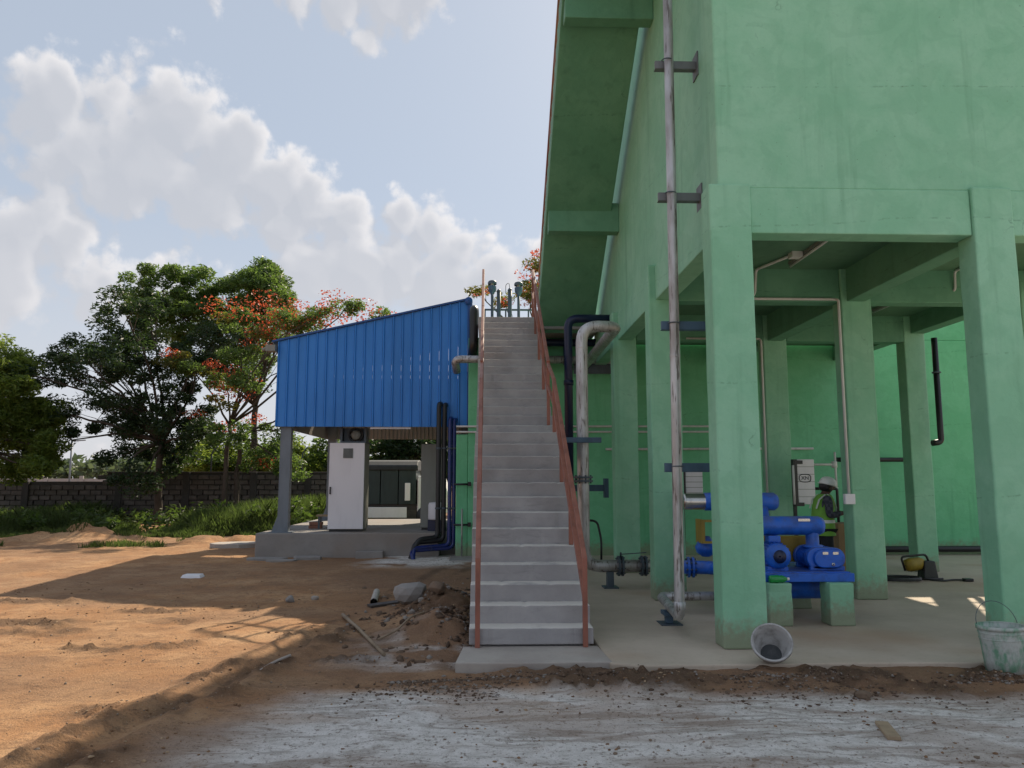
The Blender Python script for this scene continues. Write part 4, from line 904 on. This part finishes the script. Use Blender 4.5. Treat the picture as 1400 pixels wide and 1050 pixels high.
for i, (x, y_, zc, r, lab, lf) in enumerate(bush):
    rr2 = random.Random(40+i); lb = [(x+rr2.uniform(-.8,.8)*r, y_+rr2.uniform(-.5,.5)*r, zc+rr2.uniform(-.9,.6)*r*.6, r*rr2.uniform(.5,.75)) for _ in range(6)]
    tree('shrub' if r < 1.7 else 'dark_tree', (x, y_), lb, lab, lf, 60, 100, .085, .10, zc*.45, 60+i, .5, group='shrubs beyond the compound wall', twig=False)
# far wood and ridge
rs = np.random.RandomState(5); cx = rs.uniform(-75, 30, 900); cy = rs.uniform(120, 175, 900)
hh = 2.5+7*fbm(cx*.05+3, cy*0, 3, 90)*rs.uniform(.5, 1, 900)
v, f = leaves(np.stack([cx, cy, hh*.8], 1), np.full(900, 2.4), 40, .75, rs, .8, 1.6)
fw = npmesh('far_wood', v, f, LF_FAR); tag(fw, 'hazy belt of trees on the far horizon', 'wood', kind='stuff')
PALEW = concrete('pale_far_wall', (.42,.40,.39), (.36,.34,.33), (.3,.26,.22), .4, .5)
q = thing('far_wall', (-32, 60, 0), 'pale low wall in the distance beyond the compound wall', 'wall')
obj('wall', MB().box(-45, -27.2, 60, 60.3, -.5, 1.75), PALEW, q)
for x in (-33.5, -30.8, -28.4): obj('pier', MB().box(x-.15, x+.15, 59.9, 60.0, -.5, 1.95), PALEW, q)
q = thing('lamp_pole', (-31.2, 59, 0), 'thin pole standing far off beyond the low wall', 'pole')
obj('pole', MB().tube([(-31.2,59,-.2),(-31.2,59,4.6)], .07, 8), POLEM, q); obj('arm', MB().bar((-31.2,59,4.55),(-30.2,59,4.62),.08,.08), POLEM, q)

# ------------------------------------------------------------------ grass and weeds
GRASS = leaf_mat('weed_blade', (.05,.08,.025), (.10,.115,.04), (.11,.17,.035), .7)
def blades(x, y, h, w, rs, lean=.35):
    k = len(x); z = gz(x, y)-.02; a = rs.uniform(0, 2*np.pi, k); l = rs.normal(0, lean, (k,2))*h[:,None]
    c, s = np.cos(a)*w/2, np.sin(a)*w/2
    v = np.stack([np.stack([x-c, y-s, z], 1), np.stack([x+c, y+s, z], 1),
                  np.stack([x+c*.8+l[:,0]*.4, y+s*.8+l[:,1]*.4, z+h*.6], 1), np.stack([x+l[:,0], y+l[:,1], z+h], 1), np.stack([x-c*.8+l[:,0]*.4, y-s*.8+l[:,1]*.4, z+h*.6], 1)], 1)
    return v.reshape(-1,3), np.arange(k*5).reshape(-1,5)
rs = np.random.RandomState(9)
k = 125000; x = rs.uniform(-21, -4.6, k); y = 23.0+rs.random(k)**1.1*8.6
front = 23.2 + 1.4*(fbm(x*.5, x*0, 3, 7)-.5)*2
n_ = fbm(x*.45, y*.45, 4, 15); keep = (n_ > .41) & (y > front); x, y, n_ = x[keep], y[keep], n_[keep]
h = .95*(.22+.75*sst(n_, .40, .75)*rs.uniform(.4, 1.1, len(x)))*(1+.25*sst(x, -9, -6))*np.minimum(1, .35+(y-23)*.35)
v, f = blades(x, y, h, np.full(len(x), .024), rs)
gr = npmesh('weeds', v, f, GRASS); tag(gr, 'green weeds and tall grass along the foot of the block wall', 'grass', kind='stuff')
kk = 26000; x2 = rs.uniform(-16, -6, kk); y2 = rs.uniform(19.5, 23.6, kk); m2 = fbm(x2*.7, y2*.9, 3, 25) > .545
v, f = blades(x2[m2], y2[m2], rs.uniform(.05, .2, m2.sum()), np.full(m2.sum(), .02), rs)
gr2 = npmesh('sparse_grass', v, f, GRASS); tag(gr2, 'thin tufts of grass on the sand banks', 'grass', kind='stuff')
# leafy weed plants
cc = []; cr = []
for i in range(130):
    x = rs.uniform(-20, -4.8); y = rs.uniform(24, 31); h = .12+.55*rs.random()+(.5 if x > -8.6 else 0)
    cc.append((x, y, float(gz(x, y))+h*.6)); cr.append(.22+.25*rs.random())
v, f = leaves(cc, cr, 60, .075, rs, 1.1, 2.6)
wd_ = npmesh('leafy_weeds', v, f, leaf_mat('weed_leaf', (.04,.075,.02), (.075,.105,.03), (.10,.17,.025))); tag(wd_, 'broad-leaved weeds growing among the grass by the wall', 'weeds', kind='stuff')

# ------------------------------------------------------------------ loose clods
rs = np.random.RandomState(21)
ico = bmesh.new(); bmesh.ops.create_icosphere(ico, subdivisions=1, radius=1); ico.verts.ensure_lookup_table()
iv = np.array([q.co[:] for q in ico.verts]); if_ = np.array([[q.index for q in f.verts] for f in ico.faces]); ico.free()
def clods(x, y, s, name, mat, label, zoff=0):
    k = len(x); sc = s[:,None,None]*rs.uniform(.5, 1.2, (k,1,3))*(1+.35*rs.normal(size=(k,len(iv),1))*.6)
    sc[:,:,2] *= .7; v = iv[None]*sc; z = gz(x, y)+zoff; v = v+np.stack([x, y, z+s*.15], 1)[:,None,:]
    f = if_[None]+(np.arange(k)*len(iv))[:,None,None]
    o = npmesh(name, v.reshape(-1,3), f.reshape(-1,3), mat); return tag(o, label, kind='stuff')
def crumb(name, a, b, c_):
    m = Mat(name, .95, 0, .15); g = m.N.new('ShaderNodeNewGeometry'); r = g.outputs['Random Per Island']
    c = m.mix(m.ramp(r, .0, .6), a, b); c = m.mix(m.ramp(r, .72, .9), c, c_); n = m.noise(60, 3, .6); c = m.mix(m.mul(m.ramp(n, .45, .7), .4), c, tuple(q*.6 for q in a)); m.color(c); m.bump(n, .5, .01); return m.m
SOIL = crumb('dark_soil_clod', (.085,.056,.04), (.16,.11,.078), (.27,.24,.215))
CRUMB = crumb('sandy_crumb', (.15,.085,.05), (.26,.155,.09), (.42,.30,.19))
SOILG = concrete('grey_cement_clod', (.27,.21,.16), (.22,.165,.12), (.16,.12,.09), .5, 9)
k = 30000; x = rs.uniform(-1.2, 6.5, k); u = rs.normal(0, 1, k); y = 6.72-.10*np.clip(x-1.5, 0, 5)+u*.19-.12*np.abs(u)*fbm(x*1.1, u*.4, 3, 51)*2
keep = (y < 6.97) & (y > 5.6) & (rs.random(k) < .06+.94*sst(fbm(x*1.7, y*3.2, 4, 33, .6), .42, .60))
clods(x[keep], y[keep], .002+.020*rs.random(keep.sum())**6, 'soil_clods', SOIL, 'dark brown clods along the front edge of the concrete floor', -.002)
k = 60000; x = rs.uniform(-7.5, 4.6, k); y = 4.3+rs.random(k)**1.5*9; cz_, mz_, dz_ = zones(x, y); pn = fbm(x*2.1, y*3.3, 4, 55, .62)
keep = (rs.random(k) < .03+.95*sst(mz_, .3, .8)*sst(pn, .40, .56)+.35*sst(pn, .60, .70)) & ((y < 6.9) | (x < -.3)); 
clods(x[keep], y[keep], (.002+.011*rs.random(keep.sum())**4)*(1+.05*y[keep]), 'dirt_crumbs', CRUMB, 'brown dirt crumbs in the churned patches of the open ground', -.001)
k = 5000; x = -.15-np.abs(rs.normal(0, .6, k)); y = rs.normal(9.8, 1.1, k); keep = (x > -2.0) & (y > 7.3) & (rs.random(k) < sst(fbm(x*2.5, y*2.5, 3, 34), .4, .6))
clods(x[keep], y[keep], .004+.05*rs.random(keep.sum())**6, 'heap_clods', SOIL, 'brown clods on the spoil heap beside the stair', -.004)
k = 7000; x = rs.uniform(-6.5, 4.5, k); y = 4.4+rs.random(k)**1.3*12; keep = (rs.random(k) < .2+.8*sst(fbm(x*1.1, y*1.1, 3, 77), .45, .6)) & ((y < 6.6) | (x < -.3))
dn = zones(x, y)[1]; keep = keep | ((dn > .45) & (x < -1) & (rs.random(k) < .9))
clods(x[keep], y[keep], .0025+.016*rs.random(keep.sum())**7, 'scattered_pebbles', SOILG, 'small pebbles and crumbs scattered over the open ground')

# ------------------------------------------------------------------ pails
def smear_mat():
    m = Mat('paint_smeared_plastic', .55, 0, .4)
    n = m.noise(9, 5, .65, m.scale((1,1,.5))); c = m.mix(m.ramp(n, .42, .62), (.47,.50,.47), (.15,.32,.21)); n2 = m.noise(30, 4, .6)
    c = m.mix(m.mul(m.ramp(n2, .45, .7), .5), c, (.34,.33,.31)); m.color(c); m.bump(n2, .2, .005); return m.m
def pail(name, o, d, rt, rb_, h, mat, inner, label, handle=None):
    o, d = Vector(o), Vector(d).normalized(); t = thing(name, o, label, 'bucket')
    obj('shell', MB().lathe([(.001,0),(rb_,0),(rb_+.3*(rt-rb_),h*.3),(rb_+.8*(rt-rb_),h*.8),(rt,h),(rt-.006,h),(rb_+.8*(rt-rb_)-.008,h*.8),(rb_-.006,.008),(.001,.008)], o, d, 36), mat, t)
    obj('rim', MB().lathe([(rt-.002,h-.03),(rt+.009,h-.028),(rt+.009,h+.004),(rt-.008,h+.004),(rt-.008,h-.002)], o, d, 36), mat, t)
    for q in (.86, .74): obj('rib', MB().lathe([(rb_+q*(rt-rb_)-.001,h*q-.006),(rb_+q*(rt-rb_)+.006,h*q),(rb_+q*(rt-rb_)-.001,h*q+.006)], o, d, 36), mat, t)
    if inner: obj('residue', MB().lathe([(.001,.03),(rb_*.75,.03),(rb_-.002,.012)], o, d, 36), inner, t)
    if handle: obj('handle', MB().tube(handle, .003, 6, True), STEEL, t)
    return t
zb = float(gz(4.52, 6.80))
pail('paint_pail', (4.50, 6.76, zb-.02), (-.03,.02,1), .182, .148, .405, smear_mat(), WHITE, 'upright white pail smeared with green paint at the right edge',
     [(4.52-.185*math.cos(a)*1.0, 6.86+.06*math.sin(a), zb+.38+.19*math.sin(a)) for a in [math.pi*q/14 for q in range(15)]])
GREYB = metal('dirty_grey_plastic', (.42,.41,.40), .6, 0, .3, (.25,.24,.23), 12, False); DARKC = metal('dry_cement_residue', (.075,.08,.085), .8, 0, .4, (.12,.12,.12), 20, False)
pail('tipped_pail', (2.56, 7.06, .05), (-.22,-.72,.55), .168, .095, .25, GREYB, DARKC, 'tipped grey pail lying against the foot of the nearest column')

# ------------------------------------------------------------------ litter on the ground
def g0(x, y): return float(gz(x, y))
BAMB = metal('dry_bamboo', (.27,.20,.135), .75, 0, .35); PVC = metal('grey_pvc', (.40,.37,.33), .6, 0, .2)
q = thing('bamboo_stick', (-1.4, 8.8, 0), 'long thin brown stick lying on the ground left of the stair', 'stick')
obj('stick', MB().tube([(-1.78,9.9,g0(-1.78,9.9)+.03),(-1.42,8.9,g0(-1.42,8.9)+.035),(-.98,7.72,g0(-.98,7.72)+.025)], [.022,.020,.018], 8), BAMB, q)
for tt in (.2,.45,.7,.9):
    p = Vector((-1.78,9.9,0)).lerp(Vector((-.98,7.72,0)), tt); obj('node', MB().lathe([(.018,-.008),(.024,0),(.018,.008)], (p.x,p.y,g0(p.x,p.y)+.032), (.8,-2.18,0), 8), BAMB, q)
q = thing('bent_twig', (-1.0, 8.3, 0), 'short curved pale twig touching the long stick', 'twig')
obj('twig', MB().tube(fillet([(-1.13,8.35,g0(-1.13,8.35)+.02),(-.95,8.5,g0(-.95,8.5)+.04),(-.84,8.9,g0(-.84,8.9)+.04),(-.70,9.05,g0(-.7,9.05)+.03)], .1), .013, 6), BAMB, q)
q = thing('plastic_tube', (-1.6, 11.4, 0), 'short hollow grey plastic tube lying on the sand', 'tube')
t0, t1 = Vector((-1.62,11.75,g0(-1.62,11.75)+.06)), Vector((-1.52,10.75,g0(-1.52,10.75)+.05)); mb = MB().tube([t0,t1], .048, 14, False); obj('outer_wall', mb, PVC, q); obj('bore', MB().tube([t0,t1], .041, 14, False), BLACK, q)
def rock(name, x, y, s, seed, mat, label, sink=.3):
    bm = bmesh.new(); bmesh.ops.create_icosphere(bm, subdivisions=2, radius=1); r = random.Random(seed)
    ks = [Vector((r.gauss(0,1),r.gauss(0,1),r.gauss(0,1))).normalized() for _ in range(9)]; cut = [r.uniform(.62,.92) for _ in ks]
    for v in bm.verts:
        p = v.co.copy()
        for k_, c_ in zip(ks, cut):
            dd = p.dot(k_)
            if dd > c_: p -= k_*(dd-c_)*.9
        p *= 1+r.uniform(-.03,.03); v.co = Vector((p.x*s[0], p.y*s[1], p.z*s[2]))
    me = bpy.data.meshes.new(name); bm.to_mesh(me); bm.free(); o = link_mesh(name, me, mat); o.location = (x, y, g0(x,y)+s[2]*sink); o.rotation_euler = (0,0,r.uniform(0,6)); return tag(o, label, 'rubble')
SOILL = concrete('brown_soil_lump', (.15,.105,.075), (.20,.14,.10), (.10,.07,.05), .5, 9)
rock('concrete_lump', -.98, 10.35, (.27,.24,.17), 5, PLINTH, 'grey broken concrete lump at the edge of the spoil heap', .55)
rock('soil_lump', -.62, 10.1, (.13,.11,.09), 6, SOILL, 'brown soil lump just right of the concrete lump', .8)
rock('stone', -2.75, 11.2, (.075,.06,.06), 7, PLINTH, 'small stone at the middle of the sunlit sand', .6)
rock('stone', -2.45, 11.4, (.06,.05,.045), 8, PAD, 'paler small stone beside the stone on the sunlit sand', .5)
rock('stone', 2.95, 6.15, (.085,.05,.035), 9, SOILL, 'flat dark lump on the cement film near the right pail', .6)
DBRD = metal('dark_wet_board', (.055,.045,.04), .6, 0, .3)
q = obj('dark_board', MB().bar((-1.55,10.55,g0(-1.55,10.55)+.02),(-.30,11.25,g0(-.3,11.25)+.06), .16, .03), DBRD, None, .004); tag(q, 'dark wet board running behind the concrete lump', 'board')
q = obj('wood_offcut', MB().bar((2.76,5.52,g0(2.76,5.52)+.012),(2.66,5.16,g0(2.66,5.16)+.014), .085, .025), WOOD, None, .003); tag(q, 'small pale wood offcut on the cement film in the foreground', 'wood')
q = obj('cement_scrap', MB().box(-5.3,-4.95,13.8,14.05,g0(-5.1,13.9)+.0,g0(-5.1,13.9)+.06,.03), WHITE, None, .01); tag(q, 'white scrap lying on the sand at the shadow edge', 'scrap')
for i, (x, y_, a, b_, h_, lab) in enumerate(((-4.6,16.55,.42,.22,.05,'left flat cement slab by the shed plinth'),(-3.75,16.6,.35,.25,.07,'middle flat cement slab by the shed plinth'),(-4.2,16.2,.3,.2,.04,'front flat cement slab by the shed plinth'),(-6.2,19.6,.7,.5,.10,'pale flat slab on the sand left of the shed'))):
    r = random.Random(i); z0 = g0(x, y_); n_ = 8
    pts = [(x+a*math.cos(2*math.pi*k/n_+.3)*r.uniform(.8,1.15), y_+b_*math.sin(2*math.pi*k/n_+.3)*r.uniform(.8,1.15)) for k in range(n_)]
    q = obj('cement_slab', MB().prism(pts, 'z', z0-.05, z0+h_), PAD if i == 3 else PLINTH, None, .01); tag(q, lab, 'slab')
q = obj('white_stick', MB().tube(fillet([(-2.05,7.3,g0(-2.05,7.3)+.012),(-1.95,7.42,g0(-1.95,7.42)+.015),(-1.82,7.5,g0(-1.82,7.5)+.015)], .1), .013, 6), PAD); tag(q, 'short pale stick lying in the rut at the shadow edge', 'stick')

# ------------------------------------------------------------------ power tool and cable on the floor
q = thing('drill_machine', (7.0, 12.6, 0), 'yellow and black power tool on the floor by the far column', 'tool')
obj('body', MB().lathe([(.01,0),(.09,.01),(.11,.08),(.10,.26),(.07,.32),(.01,.33)], (6.86,12.62,.22), (1,.1,.12), 18), YELLOW, q)
obj('motor', MB().box(7.10,7.34,12.5,12.74,.02,.30,.03), BLACK, q, .02)
obj('handle', MB().tube(fillet([(6.84,12.6,.14),(6.78,12.6,.36),(7.2,12.6,.40),(7.24,12.6,.28)], .06), .018, 8), BLACK, q)
obj('skid', MB().tube([(6.75,12.5,.02),(7.4,12.5,.02)], .018, 6).tube([(6.75,12.74,.02),(7.4,12.74,.02)], .018, 6).bar((6.85,12.5,.03),(6.85,12.74,.03),.03,.02), BLACK, q)
q = thing('cable_coil', (6.6, 12.4, 0), 'coil of black cable lying beside the power tool', 'cable')
obj('coil', MB().tube([(6.62+(.36+.03*math.sin(5*a))*math.cos(a), 12.42+.24*math.sin(a), .025+.012*(a/6.28)) for a in [2*math.pi*3*k/90 for k in range(91)]], .018, 6), BLACK, q)
obj('tail', MB().tube(fillet([(6.98,12.42,.03),(7.25,12.25,.02),(7.5,12.40,.02),(7.72,12.30,.02)], .1), .016, 6), BLACK, q)
obj('plug', MB().box(7.62,7.76,12.26,12.36,.002,.05), BLACK, q, .01)

# ------------------------------------------------------------------ parked truck behind the shed
TK = thing('parked_truck', (-3.2, 27.5, 0), 'dark covered truck with a white cab parked beyond the shed', 'truck')
zt = g0(-3.2, 27.5); DG = metal('dark_tarp_side', (.018,.034,.036), .6, 0, .3); TARP = metal('grey_tarpaulin', (.02,.024,.03), .7, 0, .3)
for k in range(4): obj('side_panel', MB().box(-4.9+k*.62, -4.31+k*.62, 27.0, 28.9, zt+.82, zt+2.02), DG, TK, .01)
obj('chassis', MB().box(-4.95, -1.7, 27.1, 28.8, zt+.62, zt+.81), BLACK, TK)
tp = [( -4.95+2.5*k/16, 0) for k in range(17)]
obj('tarpaulin', MB().prism([(26.95,zt+1.98),(26.95,zt+2.15),(27.2,zt+2.30),(27.95,zt+2.36),(28.7,zt+2.30),(28.95,zt+2.15),(28.95,zt+1.98)], 'x', -4.97, -2.38), TARP, TK, .04)
obj('side_guard', MB().box(-4.3, -2.75, 26.96, 27.02, zt+.36, zt+.72), WHITE, TK, .01)
obj('cab', MB().prism([(-2.40,zt+.5),(-1.35,zt+.5),(-1.30,zt+1.1),(-1.5,zt+1.75),(-2.40,zt+1.8)], 'y', 27.05, 28.85), WHITE, TK, .04)
obj('side_window', MB().box(-2.2,-1.65,27.035,27.05,zt+1.15,zt+1.6), BLACK, TK)
obj('mirror', MB().box(-2.80,-2.62,26.75,26.82,zt+.95,zt+1.55), WHITE, TK, .01)
for x in (-4.55, -2.05):
    w_ = obj('wheel', MB().lathe([(.2,0),(.38,.02),(.40,.1),(.38,.22),(.2,.24)], (x,27.03,zt+.40), (0,1,0), 22), BLACK, TK); obj('rim', MB().lathe([(.01,.03),(.2,.02),(.2,.2)], (x,27.02,zt+.40), (0,1,0), 16), POLEM, w_)

# ------------------------------------------------------------------ worker
def skin_mesh(name, verts, edges, radii, mat, parent, sub=2):
    me = bpy.data.meshes.new(name); me.from_pydata(verts, edges, []); o = link_mesh(name, me, mat, parent)
    sk = o.modifiers.new('skin', 'SKIN'); sk.use_smooth_shade = True
    for i, r in enumerate(radii):
        sv = me.skin_vertices[0].data[i]; sv.radius = r if isinstance(r, tuple) else (r, r); sv.use_root = (i == 0)
    ss = o.modifiers.new('sub', 'SUBSURF'); ss.levels = sub; ss.render_levels = sub
    return o
PR = thing('person', (4.86, 11.1, 0), 'person in white helmet, green safety vest and dark trousers working at a panel', 'person')
SKIN = metal('brown_skin', (.10,.05,.032), .55, 0, .15); SHIRT = Mat('dark_checked_shirt', .8)
ck = SHIRT.N.new('ShaderNodeTexChecker'); ck.inputs['Scale'].default_value = 22; SHIRT.L.new(SHIRT.pos, ck.inputs['Vector']); ck.inputs['Color1'].default_value = (.035,.038,.055,1); ck.inputs['Color2'].default_value = (.075,.075,.095,1); SHIRT.color(ck.outputs[0])
TROU = metal('dark_trousers', (.012,.014,.02), .85, 0, .2); VEST = metal('lime_safety_vest', (.17,.40,.05), .7, 0, .2); REFL = metal('reflective_strip', (.68,.70,.66), .4, 0, .08)
V = [(0,0,.90),(0,0,1.08),(.02,0,1.26),(.045,0,1.385),(.075,0,1.44),(.105,0,1.50),(.115,0,1.555)]; E_ = [(0,1),(1,2),(2,3),(3,4),(4,5),(5,6)]; RD = [(.12,.15),(.10,.14),(.11,.16),.06,.055,(.085,.075),(.085,.075)]
V += [(.20,0,1.495)]; E_ += [(5,7)]; RD += [.018]                                   # nose
for sy in (-1, 1):
    b0 = len(V); V += [(.0,.09*sy,.86),(.03,.10*sy,.47),(-.02,.10*sy,.09),(.13,.115*sy,.045)]; E_ += [(0,b0),(b0,b0+1),(b0+1,b0+2),(b0+2,b0+3)]; RD += [.085,.058,.042,.036]
    b0 = len(V); V += [(.02,.175*sy,1.335),(.0,.225*sy,1.10),(.235,.12*sy,1.135),(.30,.085*sy,1.14)]; E_ += [(2,b0),(b0,b0+1),(b0+1,b0+2),(b0+2,b0+3)]; RD += [.055,.042,.03,(.02,.034)]
    for k, (dx, dy, L_) in enumerate(((.0,-.03,.075),(.012,-.012,.085),(.012,.008,.08),(.004,.026,.065))):
        c0 = len(V); V += [(.325+dx,.085*sy+dy*sy,1.14),(.325+dx+L_*.6,.085*sy+dy*sy,1.135),(.325+dx+L_,.085*sy+dy*sy,1.115)]; E_ += [(b0+3,c0),(c0,c0+1),(c0+1,c0+2)]; RD += [.009,.008,.007]
    c0 = len(V); V += [(.29,.045*sy,1.15),(.335,.03*sy,1.155)]; E_ += [(b0+3,c0),(c0,c0+1)]; RD += [.010,.008]
body = skin_mesh('body', V, E_, RD, SKIN, PR)
V = [(0,0,.93),(0,0,1.08),(.02,0,1.24),(.04,0,1.36)]; E_ = [(0,1),(1,2),(2,3)]; RD = [(.125,.165),(.115,.155),(.125,.175),(.07,.08)]
for sy in (-1,1):
    b0 = len(V); V += [(.02,.18*sy,1.335),(.0,.228*sy,1.10),(.20,.135*sy,1.132)]; E_ += [(2,b0),(b0,b0+1),(b0+1,b0+2)]; RD += [.068,.055,.043]
skin_mesh('shirt', V, E_, RD, SHIRT.m, PR)
V = [(0,0,.94)]; E_ = []; RD = [(.125,.165)]
for sy in (-1,1):
    b0 = len(V); V += [(.0,.09*sy,.82),(.03,.10*sy,.47),(-.015,.10*sy,.10)]; E_ += [(0,b0),(b0,b0+1),(b0+1,b0+2)]; RD += [.10,.075,.07]
skin_mesh('trousers', V, E_, RD, TROU, PR)
for sy in (-1,1):
    skin_mesh('shoe', [(-.06,.10*sy,.05),(.04,.105*sy,.045),(.16,.115*sy,.04)], [(0,1),(1,2)], [.046,.045,.036], BLACK, PR, 1)
def loft(rings, n=22):
    vs = []; 
    for (cx, rx, ry, z) in rings: vs += [(cx+rx*math.cos(2*math.pi*k/n), ry*math.sin(2*math.pi*k/n), z) for k in range(n)]
    return MB().add(vs, [(i*n+k, i*n+(k+1)%n, (i+1)*n+(k+1)%n, (i+1)*n+k) for i in range(len(rings)-1) for k in range(n)], True)
def local(mb): mb.v = [tuple(Vector(v)+PR.location) for v in mb.v]; return mb
vest = obj('vest', local(loft([(.0,.165,.20,.82),(.0,.155,.195,.95),(.0,.148,.190,1.10),(.02,.150,.185,1.24),(.03,.13,.175,1.33),(.035,.10,.13,1.385),(.04,.075,.085,1.405)])), VEST, PR)
for (z, cx, rx, ry) in ((1.02,.0,.157,.198),):
    obj('reflective_band', local(loft([(cx,rx,ry,z-.022),(cx,rx,ry,z+.022)])), REFL, vest)
for sy in (-1,1):
    pts = [(.04+.0,.10*sy,1.405),(.135,.085*sy,1.32),(.172,.075*sy,1.22),(.160,.07*sy,1.08)]
    obj('reflective_band', local(MB().bar(pts[0],pts[1],.04,.008,(1,0,.5)).bar(pts[1],pts[2],.04,.008,(1,0,0)).bar(pts[2],pts[3],.04,.008,(1,0,0))), REFL, vest)
    pts = [(.0,.12*sy,1.40),(-.09,.12*sy,1.33),(-.135,.11*sy,1.2)]
    obj('reflective_band', local(MB().bar(pts[0],pts[1],.04,.008,(-1,0,.5)).bar(pts[1],pts[2],.04,.008,(-1,0,0))), REFL, vest)
HELM = metal('white_helmet_shell', (.82,.81,.77), .35, 0, .06)
ho = PR.location+Vector((.095,0,1.535)); hd = Vector((.28,0,1)).normalized()
he = obj('helmet', MB().lathe([(.118,-.005),(.125,-.002),(.122,.02),(.118,.05),(.10,.085),(.065,.112),(.03,.122),(.001,.124)], ho, hd, 26), HELM, PR)
br = [(ho.x+.165*math.cos(a)*(1 if abs(a) < 1.2 else .8), ho.y+.115*math.sin(a), ho.z-.004-.28*.165*math.cos(a)*.9) for a in [2*math.pi*k/24 for k in range(24)]]
obj('brim', MB().add(br+[(x,y,z+.008) for x,y,z in br], [tuple(range(23,-1,-1)), tuple(range(24,48))]+[(k,(k+1)%24,24+(k+1)%24,24+k) for k in range(24)]), HELM, he)
obj('hair', MB().lathe([(.001,-.1),(.075,-.085),(.096,-.04),(.10,.0)], ho+Vector((-.022,0,-.005)), hd, 18), BLACK, PR)
for sy in (-1,1): obj('ear', MB().lathe([(.001,-.012),(.02,-.008),(.024,.004),(.001,.012)], PR.location+Vector((.085,.083*sy,1.495)), (0,1,0), 10), SKIN, PR)
for sy in (-1,1): obj('eye', MB().lathe([(.001,-.012),(.011,-.005),(.011,.005),(.001,.012)], PR.location+Vector((.178,.033*sy,1.515)), (1,0,0), 10), BLACK, PR)
q = thing('paper_pad', (5.23, 11.1, 1.1), 'white pad held by the worker in both hands', 'pad')
obj('sheet', MB().bar((5.14,11.1,1.105),(5.36,11.1,1.15),.22,.012), WHITE, q)
q = thing('cardboard_box', (5.55, 11.9, 0), 'brown cardboard box standing beside the worker', 'box')
CARD = metal('brown_cardboard', (.25,.17,.09), .85, 0, .2)
obj('carton', MB().box(5.35,5.85,11.7,12.1,.001,.95), CARD, q, .008); obj('tape', MB().box(5.57,5.63,11.697,12.103,.4,.953), WOOD, q)
